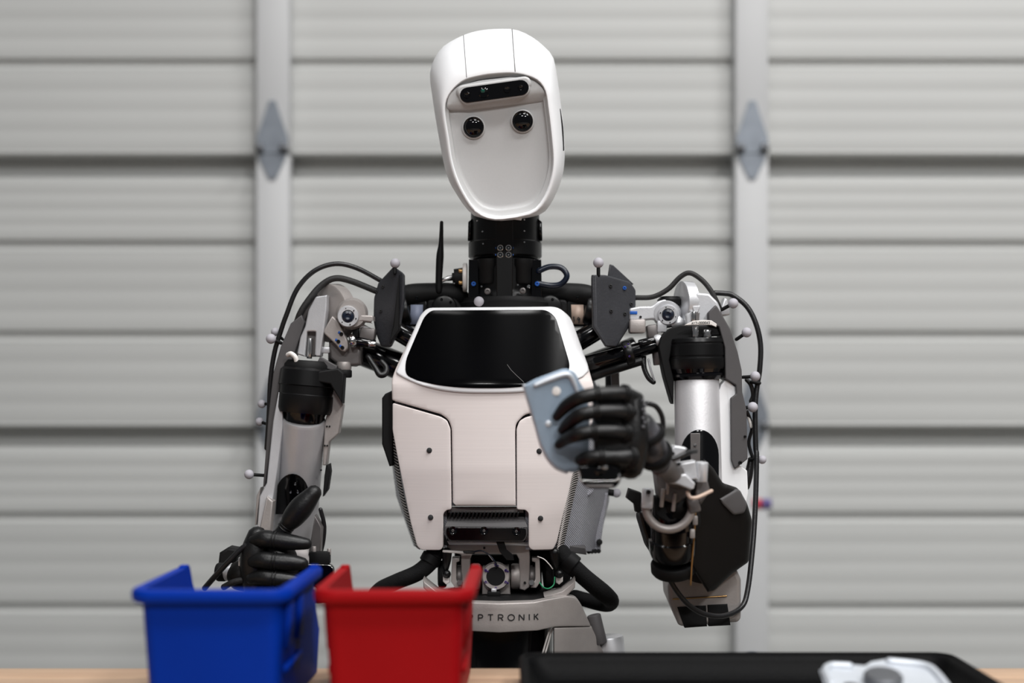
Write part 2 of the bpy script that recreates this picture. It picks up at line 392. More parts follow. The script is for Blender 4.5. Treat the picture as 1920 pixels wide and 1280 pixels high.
# ------------------------------------------------------------------ bins, tray, loose bracket
def make_bin(cx, y0, m, label, lean):
    """stacking bin, tall back towards the camera; local frame: x across, y away from the camera, z up"""
    b = empty('storage_bin', (cx, y0 + .13, TZ), label, 'bin', None)
    H = .136; W = .073; LEN = .262; FLAT = .20; RC = .014; TH = .003
    path = [(-W, LEN), (-W, .235), (-W, FLAT + .004), (-W, FLAT - .004), (-W, .12), (-W, RC)]
    path += [(-W + RC - RC * math.cos(a), RC - RC * math.sin(a)) for a in [PI / 2 * k / 6 for k in range(1, 7)]]
    path += [(-x, y) for x, y in reversed(path)]
    def topz(y): return H if y <= FLAT - .003 else max(.055, H - .012 - (y - FLAT + .003) * 1.18)
    def xf(x, y, z):
        k = .90 + .10 * z / H
        yy = .012 * (1 - z / H) * (1 - y / LEN) + y
        return Vector((cx + x * k + lean * yy, y0 + yy, TZ + z))
    def nrm(i):
        a = Vector(path[max(i - 1, 0)]); c = Vector(path[min(i + 1, len(path) - 1)]); d = (c - a).normalized(); return Vector((-d.y, d.x))
    bm = bmesh.new(); rows = []
    for i, (x, y) in enumerate(path):
        n = nrm(i) * -1 if nrm(i).dot(Vector((x, y - .1))) < 0 else nrm(i)
        xi, yi = x - n.x * TH, y - n.y * TH; t = topz(y)
        rows.append([bm.verts.new(xf(x, y, .001)), bm.verts.new(xf(x, y, t)), bm.verts.new(xf(xi, yi, t)), bm.verts.new(xf(xi, yi, .001))])
    for A, B in zip(rows, rows[1:]):
        for k in range(4): bm.faces.new((A[k], A[(k + 1) % 4], B[(k + 1) % 4], B[k]))
    bm.faces.new(rows[0]); bm.faces.new(rows[-1][::-1])
    body = add('bin_wall', bm, m, b, smooth=30)
    # floor and the low front
    bm = bmesh.new(); fl = [(x * .97, max(.004, y - .002)) for x, y in path]
    A = [bm.verts.new(xf(x, y, .0008)) for x, y in fl]; B = [bm.verts.new(xf(x, y, .004)) for x, y in fl]
    bm.faces.new(A); bm.faces.new(B[::-1])
    for i in range(len(A)): bm.faces.new((A[i], B[i], B[(i + 1) % len(A)], A[(i + 1) % len(A)]))
    add('bin_floor', bm, m, b)
    bm = bmesh.new(); fr = [(-W, .001), (W, .001), (W, .055), (-W, .055)]
    A = [bm.verts.new(xf(x, LEN, z)) for x, z in fr]; B = [bm.verts.new(xf(x, LEN + .003, z)) for x, z in fr]
    bm.faces.new(A); bm.faces.new(B[::-1])
    for i in range(4): bm.faces.new((A[i], B[i], B[(i + 1) % 4], A[(i + 1) % 4]))
    add('front_lip', bm, m, b)
    # rolled rim round the back and along both sides
    bm = bmesh.new(); rp = [i for i, (x, y) in enumerate(path) if y <= FLAT - .003]; rows = []
    sec = [(0.0002, H - .013), (.008, H - .013), (.0105, H - .0105), (.0105, H - .003), (.008, H + .001), (-TH, H + .001), (-TH, H + .0002), (0.0002, H + .0002)]
    for i in rp:
        x, y = path[i]; n = nrm(i) * -1 if nrm(i).dot(Vector((x, y - .1))) < 0 else nrm(i)
        rows.append([bm.verts.new(xf(x + n.x * o, y + n.y * o, z)) for o, z in sec])
    for A, B in zip(rows, rows[1:]):
        for k in range(8): bm.faces.new((A[k], A[(k + 1) % 8], B[(k + 1) % 8], B[k]))
    bm.faces.new(rows[0]); bm.faces.new(rows[-1][::-1])
    add('rim', bm, m, b, smooth=50)
    # raised frames on both sides (label holders) and stacking ears
    for sx in (-1, 1):
        for ya, yb, za, zb in ((.030, .062, .070, .118), (.095, .127, .070, .118), (.030, .127, .044, .052)):
            bm = bmesh.new(); pts = [(ya, za), (yb, za), (yb, zb), (ya, zb)]
            A = [bm.verts.new(xf(sx * W, y, z)) for y, z in pts]; B = [bm.verts.new(xf(sx * (W + .004), y, z)) for y, z in pts]
            bm.faces.new(A); bm.faces.new(B[::-1])
            for i in range(4): bm.faces.new((A[i], B[i], B[(i + 1) % 4], A[(i + 1) % 4]))
            add('side_rib', bm, m, b)
        bm = bmesh.new(); box_bm(bm, xf(sx * (W + .002), FLAT - .012, H + .0015), (.010, .014, .004), None, .0015); add('stacking_ear', bm, m, b)
    return b
make_bin(-.3095, 1.455, 'bin_b', 'blue plastic storage bin standing on the wooden workbench', .03)
make_bin(-.1215, 1.455, 'bin_r', 'red plastic storage bin standing between the blue bin and the tray', .02)

tray = empty('parts_tray', (.30, 1.3, TZ), 'shallow black plastic tray with raised rim holding a metal bracket', 'tray')
def rrect(x0, y0, x1, y1, r, n=5):
    o = []
    for cx, cy, a in ((x1 - r, y1 - r, 0), (x0 + r, y1 - r, 90), (x0 + r, y0 + r, 180), (x1 - r, y0 + r, 270)):
        o += [(cx + r * math.cos(math.radians(a + 90 * k / n)), cy + r * math.sin(math.radians(a + 90 * k / n))) for k in range(n + 1)]
    return o
TX0, TX1, TY0, TY1 = .0105, .515, 1.00, 1.675
bm = bmesh.new(); prof = [(.014, .0005), (.002, .024), (0, .030), (.003, .0315), (.007, .030), (.010, .024), (.022, .005), (.03, .004)]
rows = [[bm.verts.new((x, y, TZ + z)) for x, y in rrect(TX0 + o, TY0 + o, TX1 - o, TY1 - o, .022)] for o, z in prof]
for A, B in zip(rows, rows[1:]):
    for k in range(len(A)): bm.faces.new((A[k], A[(k + 1) % len(A)], B[(k + 1) % len(A)], B[k]))
bm.faces.new(rows[0]); bm.faces.new(rows[-1])
add('tray_body', bm, 'tray', tray, smooth=50)
bm = bmesh.new(); pts = [Vector((x, y, TZ + .030)) for x, y in rrect(TX0 + .0015, TY0 + .0015, TX1 - .0015, TY1 - .0015, .022)]
tube_bm(bm, pts + [pts[0]], .0035, 8, 1, False, False); add('tray_rim', bm, 'tray', tray)

def plate_obj(name, poly, th, m, par, X, holes=()):
    """flat plate in its own plane (x, y), thickness th, placed by matrix X"""
    bm = bmesh.new(); A = [bm.verts.new((x, y, 0)) for x, y in poly]; B = [bm.verts.new((x, y, -th)) for x, y in poly]
    bm.faces.new(A); bm.faces.new(B[::-1]); rim = []
    for i in range(len(A)):
        bm.faces.new((A[i], B[i], B[(i + 1) % len(A)], A[(i + 1) % len(A)])); rim.append(bm.edges.get((A[i], A[(i + 1) % len(A)])))
    bmesh.ops.bevel(bm, geom=rim, offset=th * .35, segments=2, affect='EDGES')
    for v in bm.verts: v.co = X @ v.co
    return add(name, bm, m, par)
def bracket_extras(par, X, rib, hole, slot, m):
    bm = bmesh.new(); tube_bm(bm, [X @ Vector((x, y, .0005)) for x, y in rib], .0042, 10, 6); add('stiffening_rib', bm, m, par, smooth=60)
    for nm, (hx, hy, rx, ry) in (('hole', hole), ('slot', slot)):
        bm = bmesh.new(); n = 16; A = [bm.verts.new(X @ Vector((hx + rx * math.cos(2 * PI * k / n), hy + ry * math.sin(2 * PI * k / n), .0006))) for k in range(n)]
        B = [bm.verts.new(X @ Vector((hx + rx * math.cos(2 * PI * k / n), hy + ry * math.sin(2 * PI * k / n), -.001))) for k in range(n)]
        bm.faces.new(A); bm.faces.new(B)
        for i in range(n): bm.faces.new((A[i], B[i], B[(i + 1) % n], A[(i + 1) % n]))
        add(nm, bm, 'ink', par)
# the bracket lying in the tray, its far end propped on its own bent flanges
bx = .3925; by = 1.535
X = Matrix.Translation((bx, by, TZ + .046)) @ Matrix.Rotation(math.radians(13), 4, 'X')
tb = empty('metal_bracket', (bx, by - .08, TZ + .004), 'pale zinc steel bracket lying flat in the black tray', 'bracket')
poly = rnd([(-.060, -.165), (.058, -.165), (.064, -.05), (.063, -.012), (.052, 0), (.012, .012), (-.004, .006), (-.012, -.006), (-.030, -.002), (-.052, 0), (-.064, -.016), (-.066, -.05)], .008)
plate_obj('plate', poly, .0022, 'zincl', tb, X)
bracket_extras(tb, X, [(-.060, -.055), (-.059, -.022), (-.050, -.007), (-.030, -.008)], (-.0395, -.055, .008, .006), (.052, -.10, .005, .005), 'zincl')
bm = bmesh.new(); tube_bm(bm, [X @ Vector(p) for p in ((.016, .004, .0005), (.050, -.007, .0005), (.058, -.030, .0005), (.059, -.08, .0005))], .0045, 10, 6); add('stiffening_rib', bm, 'zincl', tb, smooth=60)
bm = bmesh.new(); c = X @ Vector((-.005, -.050, 0)); nn = (X.to_3x3() @ Vector((0, 0, 1)))
lathe_bm(bm, c - nn * .002, c + nn * .011, [(0, 26), (.2, 27), (.8, 27), (1, 24)], 28); add('rivet_head', bm, 'steel', tb)
for sx in (-1, 1):      # side flanges that carry the plate, standing on the tray floor
    bm = bmesh.new(); pts = [X @ Vector((sx * .058, -.03, -.0021)), X @ Vector((sx * .058, -.16, -.0021))]; flo = TZ + .0045
    qs = [pts[0], pts[1], Vector((pts[1].x, pts[1].y, min(pts[1].z - .0005, flo))), Vector((pts[0].x, pts[0].y, flo))]
    A = [bm.verts.new(q) for q in qs]; B = [bm.verts.new(q - Vector((sx * .002, 0, 0))) for q in qs]
    bm.faces.new(A); bm.faces.new(B[::-1])
    for i in range(4): bm.faces.new((A[i], B[i], B[(i + 1) % 4], A[(i + 1) % 4]))
    add('flange', bm, 'zincl', tb)
# ------------------------------------------------------------------ the robot: head
rob = empty('humanoid_robot', (0, D0, 0), 'white and black humanoid robot holding up a metal bracket behind the workbench', 'robot')
HC = (935, 240)
def contour(pts, n=80):
    d = catmull([Vector(p) for p in pts], 10, True); out = []
    ang = [math.atan2(p.y - HC[1], p.x - HC[0]) for p in d]; rad = [math.hypot(p.y - HC[1], p.x - HC[0]) for p in d]
    s = sorted(zip(ang, rad)); s = [(s[-1][0] - 2 * PI, s[-1][1])] + s + [(s[0][0] + 2 * PI, s[0][1])]
    for k in range(n):
        a = -PI + 2 * PI * (k + .5) / n
        for (a0, r0), (a1, r1) in zip(s, s[1:]):
            if a0 <= a <= a1:
                r = r0 + (r1 - r0) * ((a - a0) / max(a1 - a0, 1e-6)); out.append((HC[0] + r * math.cos(a), HC[1] + r * math.sin(a))); break
    return out
CS = contour([(938, 54), (968, 56), (997, 69), (1020, 87), (1037, 107), (1044, 140), (1051, 190), (1057, 245), (1059, 290), (1055, 328), (1043, 362), (1026, 392), (1008, 404), (975, 410), (937, 414), (905, 409), (883, 400), (856, 364), (836, 322), (819, 235), (809, 170), (806, 140), (812, 115), (830, 88), (866, 67), (900, 57)])
CF = contour([(930, 135), (962, 134), (990, 139), (1012, 150), (1025, 170), (1030, 200), (1036, 250), (1040, 300), (1036, 335), (1024, 370), (1006, 395), (985, 404), (955, 409), (928, 411), (900, 403), (880, 383), (859, 345), (846, 305), (839, 260), (832, 215), (833, 190), (845, 168), (868, 148), (900, 139)])
def yF(py): return -112 + (py - 140) * .10
def shell_pt(k, t):
    s, f = CS[k], CF[k]; a = 1 - math.cos(t * PI / 2); px = s[0] + (f[0] - s[0]) * a; py = s[1] + (f[1] - s[1]) * a
    return px, py, yF(f[1]) * math.sin(t * PI / 2)
def sc(c, k, cen=HC): return [(cen[0] + (x - cen[0]) * k, cen[1] + (y - cen[1]) * k) for x, y in c]
def ringloft(rings, cap0=True, cap1=True):
    bm = bmesh.new(); R_ = [[bm.verts.new(P(*p)) for p in r] for r in rings]; n = len(R_[0])
    for A, B in zip(R_, R_[1:]):
        for k in range(n): bm.faces.new((A[k], A[(k + 1) % n], B[(k + 1) % n], B[k]))
    if cap0: bm.faces.new(R_[0])
    if cap1: bm.faces.new(R_[-1][::-1])
    return bm
rings = [[(x, y, yy) for x, y in sc(CS, k)] for k, yy in ((.30, 190), (.55, 182), (.75, 162), (.88, 130), (.955, 90), (.99, 45))]
rings += [[shell_pt(k, t) for k in range(len(CS))] for t in [i / 14 for i in range(15)]]
rings += [[(x, y, yF(y) + d) for x, y in sc(CF, k)] for k, d in ((.985, 0), (.972, 2), (.966, 9))]
head = add('head_shell', ringloft(rings, True, False), 'white', rob, smooth=50)
fr = [[(x, y, yF(y) + d) for x, y in sc(CF, k)] for k, d in ((.968, 8), (.955, 10), (.925, 11), (.905, 12), (.895, 17), (.88, 18.5), (.84, 19))]
fr += [[(x, y, yF(y) + 19 + 4 * (1 - k / .84)) for x, y in sc(CF, k)] for k in (.7, .5, .3, .1)]
face = add('face_plate', ringloft(fr, False, True), 'face', head, smooth=50)
# brow: sloping ledge with the sensor bar
def dirw(px, py): return yF(py) + 3
bt = math.radians(-8)
def bar(cx, cy, hw, hh, n=10):
    ux, uy = math.cos(bt), math.sin(bt); o = []
    for a0, sgn in ((-90, 1), (90, -1)):
        for k in range(n + 1):
            a = math.radians(a0 + 180 * k / n); lx = sgn * (hw - hh) + hh * math.cos(a); ly = hh * math.sin(a)
            o.append((cx + lx * ux - ly * uy, cy + lx * uy + ly * ux))
    return o
ledge = rnd([(836, 205), (840, 178), (858, 160), (900, 150), (960, 143), (1000, 149), (1020, 166), (1027, 190), (985, 193), (930, 199), (872, 206)], 10)
def ledge_y(px, py):
    ly = (py - 172) + (px - 927) * .14
    return yF(py) + (4 if ly < 14 else 4 + (ly - 14) * .75)
sheet('brow_ledge', ledge, ledge_y, 22, 'face', head, bev=3, step=9)
sheet('visor_hood', bar(926, 163, 71, 13), lambda a, b: yF(b) - 3, 16, 'face', head, bev=5)
sheet('sensor_bezel', bar(927, 170.5, 68, 18), lambda a, b: yF(b) - 2, 12, 'face', head, bev=3)
sb = sheet('sensor_bar', bar(927, 171, 65, 14.5), lambda a, b: yF(b) - 4, 6, 'gloss', head, bev=.8, label='black oblong sensor bar above the eyes')
for lx, r, m in ((-52, 6, 'black'), (-20, 10, 'black'), (24, 6.5, 'black'), (50, 5, 'black')):
    px, py = 927 + lx * math.cos(bt), 171 + lx * math.sin(bt) + .5
    y = yF(py) - 4
    lathe('sensor_lens', (px, py, y + 2), (px, py, y - 1.6), [(0, r), (.6, r), (1, r * .8), (.9, r * .6), (.7, .01)], 'lens', head, 20)
lathe('sensor_iris', (905, 170, yF(170) - 3), (905, 170, yF(170) - 6.5), [(0, 4), (.7, 4), (1, 2)], 'lensg', head, 14)
for ex, ey in ((888, 238.5), (980, 227)):
    y = yF(ey) + 19
    e = lathe('eye', (ex, ey, y + 4), (ex, ey, y - 12), [(0, 19), (.45, 19), (.62, 18.4), (.7, 17), (.68, 15.8), (.82, 13.4), (.93, 9), (1, 4), (1.01, .01)], 'lens', head, 32, label='round black camera eye')
    lathe('eye_ring', (ex, ey, y + 4), (ex, ey, y - 4), [(0, 21), (.9, 21), (1, 19.8)], 'face', head, 32)
# shell seams on the crown, side vent slit, chin clip
def shell_at(px_top, px_front):
    pts = []
    for i in range(0, 15):
        t = i / 14; want = px_top + (px_front - px_top) * (1 - math.cos(t * PI / 2)); best = None
        for k in range(len(CS)):
            a, b = shell_pt(k, t), shell_pt((k + 1) % len(CS), t)
            if a[1] < 200 and (a[0] - want) * (b[0] - want) <= 0 and abs(a[0] - b[0]) > 1e-6:
                f = (want - a[0]) / (b[0] - a[0]); best = tuple(a[j] + (b[j] - a[j]) * f for j in range(3))
        if best: pts.append(best)
    return pts
for a, b, r in ((869, 875, .55), (960, 966, .75)):
    pts = shell_at(a, b); tube('shell_seam', [(x, y, d - .1) for x, y, d in pts], r, 'plate', head, 6, 2, rounded=False)
tube('side_slit', [(1050, 205, -52), (1053.5, 240, -52), (1056, 281, -52)], [1.2, 2.6, 2], 'matte', head, 8)
box('chin_clip', 968, 409, -66, 20, 5, 12, 'white', head, (0, 7, 0), 1.5)

# ------------------------------------------------------------------ neck
NY = 86
neck = lathe('neck_column', (947, 575, NY), (947, 385, NY), [(0, 68), (.10, 68), (.12, 65), (.16, 65), (.45, 66), (.47, 62), (.60, 62), (.62, 67), (1, 66)], 'black', rob, 40)
lathe('clamp_band', (947, 484, NY), (947, 454, NY), [(0, 69), (.08, 71), (.92, 71), (1, 69)], 'black', neck, 40)
sheet('neck_strap', [(930, 405), (961, 405), (962, 452), (961, 558), (931, 558), (930, 452)], NY - 74, 10, 'black', neck, bev=1.5)
for px in (938, 953.5):
    for py in (464.5, 477.5):
        bolt(px, py, NY - 75, 4, 'gloss', neck, ring='chrome')
        box('paint_mark', px + (-8 if px < 945 else 8), py, NY - 72, 3, 3, 2, 'blue', neck, bev=.5)
for px, py in ((905, 434), (983, 433), (983, 454), (906, 457), (983, 412), (895, 414)): bolt(px, py, NY - 62, 1.8, 'chrome', neck)
for px, py, r, m in ((914, 546, 6, 'dalu'), (980, 545, 6, 'dalu'), (941, 550, 4.5, 'chrome'), (955.5, 549.5, 4.5, 'chrome'), (991, 537, 3.5, 'chrome'), (971, 534, 2, 'chrome'), (903, 537, 2, 'chrome'), (934, 497, 1.5, 'chrome'), (960, 496, 1.5, 'chrome')): bolt(px, py, NY - 70, r, m, neck)
for px in (888, 1007): bolt(px, 532, NY - 58, 4.5, 'blue', neck)
for sx in (-1, 1):                                          # clear guards, recessed drive housings
    x = 947 + sx * 59
    sheet('neck_guard', [(x - 9, 486), (x + 9, 486), (x + 10, 558), (x - 10, 558)], NY - 45, 14, 'gloss', neck, bev=1)
    lathe('neck_drive', (947 + sx * 32, 532, NY - 50), (947 + sx * 32, 486, NY - 50), [(0, 15), (.1, 17), (.6, 17), (.75, 20), (1, 20)], 'matte', neck, 24)
    sheet('neck_fin', [(947 + sx * 62, 410), (947 + sx * 69, 416), (947 + sx * 70, 450), (947 + sx * 64, 450)], NY - 20, 40, 'gloss', neck, bev=1)
lathe('neck_base', (950, 580, NY), (950, 560, NY), [(0, 92), (.5, 92), (.7, 86), (1, 84)], 'matte', neck, 40)
# antenna, connector and hose beside the neck
tube('antenna', [(823, 545, 60), (823, 520, 60), (825, 480, 60), (827, 455, 60), (828, 417, 60)], [6.5, 6.5, 7, 4.5, 3.3], 'matte', rob, 12, 4, label='short black whip antenna')
con = lathe('cable_connector', (838, 522, 70), (872, 519, 70), [(0, 5), (.3, 5), (.3, 10), (.42, 10), (.42, 17), (.8, 18), (1, 18)], 'matte', rob, 24)
lathe('connector_flange', (868, 520, 70), (876, 520, 70), [(0, 26), (.2, 28), (.8, 28), (1, 26)], 'whosec', con, 28)
for py in (508, 530): cyl('connector_screw', (860, py, 55), (868, py, 55), 4, 'brass', con)
cyl('connector_pin', (822, 528, 66), (850, 518, 66), 4, 'chrome', con)
tube('coolant_hose', [(1010, 508, 40), (1030, 500, 40), (1052, 502, 38), (1063, 517, 36), (1052, 532, 38), (1032, 535, 40), (1008, 531, 40)], 5.5, 'hose', rob, 12, label='dark blue hose loop beside the neck')
def marker(px, py, y, r, qx, qy, qy_, par, name='motion_marker'):
    m_ = ball(name, px, py, y, r, 'marker', par, 'grey spherical tracking marker')
    tube('marker_post', [(px + (qx - px) * .3, py + (qy - py) * .3, y + (qy_ - y) * .3), (qx, qy, qy_)], r * .36, 'matte', m_, 10, smooth=False)
marker(898, 565, 4, 9.5, 900, 580, 20, rob)

# ------------------------------------------------------------------ torso
def DT(px, py):
    d = -72 + 46 * ((px - 915) / 200) ** 2
    if py < 722: d += (722 - py) * .42
    if py > 880: d += (py - 880) * .10
    return d
tp = rnd([(788, 592), (802, 577, 10), (1046, 575, 14), (1070, 594, 10), (1104, 690, 6), (1116, 733, 6), (1118, 744), (983, 777, 8), (967, 794, 8), (966, 812), (967, 948), (849, 948), (847, 802, 8), (840, 785, 8), (826, 776), (735, 750), (734, 712, 8), (741, 692, 6)], 3)
chest = sheet('chest_plate', tp, DT, 26, 'panel', rob, bev=3.5, step=9)
bez = rnd([(787, 592), (801, 576.5, 12), (1047, 574.5, 16), (1071, 596, 10), (1104, 688, 8)] + [(x, 737 - 37 * (abs(x - 912) / (194 if x > 912 else 170)) ** 2.8, 1) for x in range(1104, 743, -12)] + [(742, 697, 6)], 6)
sheet('display_bezel', bez, lambda a, b: DT(a, b) - 5, 10, 'white', chest, bev=4, step=9)
scr = rnd([(808, 581.5, 12), (1025, 580.5, 14), (1042, 594, 10), (1069, 684, 14), (1064, 705, 10)] + [(x, 727.5 - 18 * (abs(x - 912) / 140) ** 2.5, 1) for x in range(1046, 777, -12)] + [(760, 703, 14), (760, 676, 12), (795, 594, 10)], 8)
sheet('chest_display', scr, lambda a, b: DT(a, b) - 6.5, 5, 'display', chest, bev=.8, step=9, label='black glass display in the chest')
strokes('display_scratch', [[(951, 683), (958, 693), (968, 703), (982, 716)]], .8, lambda a, b: DT(a, b) - 6.9, 'plate', chest)
sp = [(736, 755), (826, 781), (838, 788), (844.5, 804), (846.5, 955), (837, 956), (831, 963), (831, 1025), (826, 1031), (790, 1031), (782, 1024), (770, 980), (752, 891), (744, 850), (736, 806)]
pl = sheet('abdomen_panel', rnd(sp, 4), lambda a, b: DT(a, b) - .5, 24, 'panel', rob, bev=1.6, step=9)
sq = [(969, 955), (968.5, 804), (974, 789), (986, 782), (1118, 750), (1112, 790), (1094, 840), (1073, 891), (1066, 925), (1054, 972), (1044, 1016), (1037, 1030), (998, 1031), (991, 1025), (991, 962), (986, 956)]
pr_ = sheet('abdomen_panel', rnd(sq, 4), lambda a, b: DT(a, b) - .5, 24, 'panel', rob, bev=1.6, step=9)
for px, py, par in ((805, 844, pl), (807.5, 969.5, pl), (1011, 845.5, pr_), (1013.5, 971.5, pr_)):
    y = DT(px, py) - 2.2
    lathe('screw_hole', (px, py, y + 8), (px, py, y), [(0, 5), (.98, 5), (1, 4.7)], 'ink', par, 18)
# core body behind the plates (turned a little towards its right)
core_f = [(742, 700), (1102, 700), (1112, 745), (1104, 800), (1070, 890), (1048, 990), (1044, 1030), (985, 1030), (985, 948), (838, 948), (838, 1024), (788, 1024), (758, 900), (744, 855), (740, 760)]
core_b = [(750, 690), (1108, 690), (1126, 745), (1144, 850), (1142, 940), (1126, 1008), (1124, 1034), (985, 1034), (985, 948), (838, 948), (838, 1030), (776, 1024), (743, 930), (735, 870), (738, 760)]
bm = bmesh.new(); n = len(core_f); R_ = []
for t in (0, .08, .3, .6, .9, 1):
    e = math.sin(t * PI / 2)
    R_.append([bm.verts.new(P(a[0] + (b[0] - a[0]) * e, a[1] + (b[1] - a[1]) * e, DT(*a) + 22 + t * (150 - DT(*a)))) for a, b in zip(core_f, core_b)])
for A, B in zip(R_, R_[1:]):
    for k in range(n): bm.faces.new((A[k], A[(k + 1) % n], B[(k + 1) % n], B[k]))
bm.faces.new(R_[0]); bm.faces.new(R_[-1][::-1])
core = add('torso_core', bm, 'gbody', rob, 'grey finely ribbed torso body')
sheet('core_cheek', rnd([(1082, 880), (1112, 872), (1122, 900), (1112, 925), (1096, 934), (1084, 925)], 8), 40, 30, 'gbody', core, bev=3)
sheet('rear_spine_plate', [(1118, 918), (1140, 925), (1128, 1008), (1126, 1036), (1096, 1036), (1104, 990)], 120, 40, 'gbody', core, bev=3)
sheet('base_strip', [(1046, 1019), (1098, 1026), (1100, 1040), (1044, 1032)], 20, 60, 'plate', core, bev=2)
for k in range(4): lathe('end_screw', (1104 + k * 6.2, 1034 - k * .4, 112), (1104 + k * 6.2, 1034 - k * .4, 100), [(0, 4.5), (.8, 4.5), (1, 3.5)], 'matte', core, 14)
cyl('end_screw', (1124, 1016, 130), (1124, 1016, 110), 6, 'matte', core)
for px, py in ((1156, 924),): ball('motion_marker', px, py, 150, 9, 'marker', rob, 'grey spherical tracking marker')
cyl('marker_stub', (1140, 922, 150), (1152, 924, 150), 7, 'matte', core)
# ribbed cooling fins along both flanks: a stack of thin curved blades
for k in range(34):
    t = k / 33; py = 882 + t * 148; x0 = 1074 - 30 * t ** .9; wd_ = 12 - 3 * t
    tube('flank_fin', [(x0 - 1, py + 3, DT(x0, py) + 14), (x0 + wd_ * .5, py - 3, -20), (x0 + wd_ + 3, py - 6, -8)], 1.15, 'alud', core, 6, 3)
for k in range(40):
    t = k / 39; py = 800 + t * 222; x0 = 736 + 2 * t + 43 * t ** 1.9
    tube('flank_fin', [(x0 - 2, py + 1, 10), (x0 + 1, py + 4, -8), (x0 + 6, py + 7, DT(x0, py) + 16)], 1.2, 'alud', core, 6, 3)
bm = bmesh.new(); prev = None                     # dark strips laid under the fins, darkening the gaps between blades
for k in range(13):
    t = k / 12; py = 880 + t * 150; x0 = 1074 - 30 * t ** .9; wd_ = 12 - 3 * t
    cur = [bm.verts.new(P(x0 - 2, py + 3, DT(x0, py) + 16)), bm.verts.new(P(x0 + wd_ * .5, py - 3, -17)), bm.verts.new(P(x0 + wd_ + 4, py - 6, -5)), bm.verts.new(P(x0 + wd_ + 2, py - 6, 12))]
    if prev: [bm.faces.new((prev[i], prev[i + 1], cur[i + 1], cur[i])) for i in range(3)]
    prev = cur
add('fin_underlay', bm, 'matte', core)
bm = bmesh.new(); prev = None
for k in range(15):
    t = k / 14; py = 800 + t * 222; x0 = 736 + 2 * t + 43 * t ** 1.9
    cur = [bm.verts.new(P(x0 - 3, py + 1, 16)), bm.verts.new(P(x0 + 1, py + 4, -6)), bm.verts.new(P(x0 + 7, py + 7, DT(x0, py) + 18))]
    if prev: [bm.faces.new((prev[i], prev[i + 1], cur[i + 1], cur[i])) for i in range(2)]
    prev = cur
add('fin_underlay', bm, 'matte', core)
sheet('side_flap', [(737, 731), (722, 738), (716, 746), (716, 832), (728, 868), (730, 874), (737, 873)], -12, 50, 'matte', rob, bev=3, label='black side flap on the torso')
# belly camera module in its recess
rec = sheet('belly_recess', rnd([(836, 951), (986, 951), (990, 1022), (832, 1022)], 4), DT(910, 980) + 32, 20, 'matte', rob, bev=1)
sheet('recess_plate', [(842, 951), (980, 951), (982, 961), (840, 961)], DT(910, 980) + 14, 14, 'dalu', rec, bev=1)
for k in range(19): box('vent_tooth', 845 + k * 7, 963.5, DT(910, 980) + 10, 3.6, 9, 8, 'black', rec, (0, 18, 0), .6)
yb = DT(910, 990) - 2
mod = sheet('belly_camera', rnd([(835, 985), (988, 986), (989, 1002), (983, 1015), (842, 1015), (834, 1000)], 5), yb, 34, 'plate', rob, bev=1.5)
sheet('camera_hood', [(841, 968), (983, 969), (989, 988), (834, 987)], lambda a, b: yb - 1 + (988 - b) * 1.1, 16, 'plate', mod, bev=1)
gl = sheet('camera_window', rnd([(837, 988), (986, 989), (987, 1003), (981, 1013), (843, 1013), (836, 1001)], 6), yb - 2, 6, 'gloss', mod, bev=1)
for px, py in ((849, 994.5), (907.5, 995), (968, 996)):
    lathe('camera_lens', (px, py, yb), (px, py, yb - 4), [(0, 8), (.5, 8), (.8, 7), (.6, 5), (.6, .01)], 'lens', mod, 20)
    bolt(px, py, yb - 3.2, 2.6, 'dalu', mod, 'lens_core')
# ------------------------------------------------------------------ waist and pelvis
WY = -30
yoke = sheet('waist_yoke', [(838, 1017), (992, 1018), (994, 1044), (993, 1100), (984, 1107), (974, 1104), (973, 1048), (968, 1039), (886, 1038), (882, 1048), (882, 1104), (866, 1104), (864, 1040), (838, 1030)], WY + 10, 40, 'alud', rob, bev=2)
sheet('waist_plate', [(838, 1014), (994, 1016), (990, 1023), (842, 1021)], WY - 6, 50, 'alu', yoke, bev=1)
sheet('waist_backing', [(852, 1030), (1016, 1030), (1016, 1112), (852, 1112)], 70, 40, 'matte', yoke, bev=3)  # dark backing sheet, keeps the bright door from showing through the gaps
bolt(908, 1027, WY + 9, 2.2, 'ink', yoke); bolt(984, 1092, WY + 9, 2.4, 'ink', yoke)
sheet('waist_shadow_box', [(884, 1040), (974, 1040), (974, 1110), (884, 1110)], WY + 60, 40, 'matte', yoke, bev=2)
hub = lathe('waist_motor', (929.5, 1080, WY + 70), (929.5, 1080, WY - 8), [(0, 27), (.75, 27), (.76, 25.5), (.96, 25.5), (1, 24), (1, 18)], 'alud', rob, 40)
lathe('motor_cap', (929.5, 1080, WY + 10), (929.5, 1080, WY - 9), [(0, 18.2), (.9, 18.2), (1, 16.5)], 'matte', hub, 32)
for k in range(6):
    a = math.radians(90 + 60 * k); px, py = 929.5 + 21.7 * math.cos(a), 1080 + 21.7 * math.sin(a)
    bolt(px, py, WY - 8.5, 2.6, 'purple', hub); bolt(px + 4, py + 2, WY - 7.5, 1.7, 'purple', hub, 'paint_dot')
sheet('motor_foot', [(905, 1064), (954, 1062), (957, 1114), (904, 1114)], WY + 6, 40, 'alud', hub, bev=1.5)
box('motor_clip', 926, 1113, WY - 6, 24, 11, 16, 'matte', hub); box('motor_clip', 926, 1106, WY - 7, 10, 7, 14, 'alu', hub)
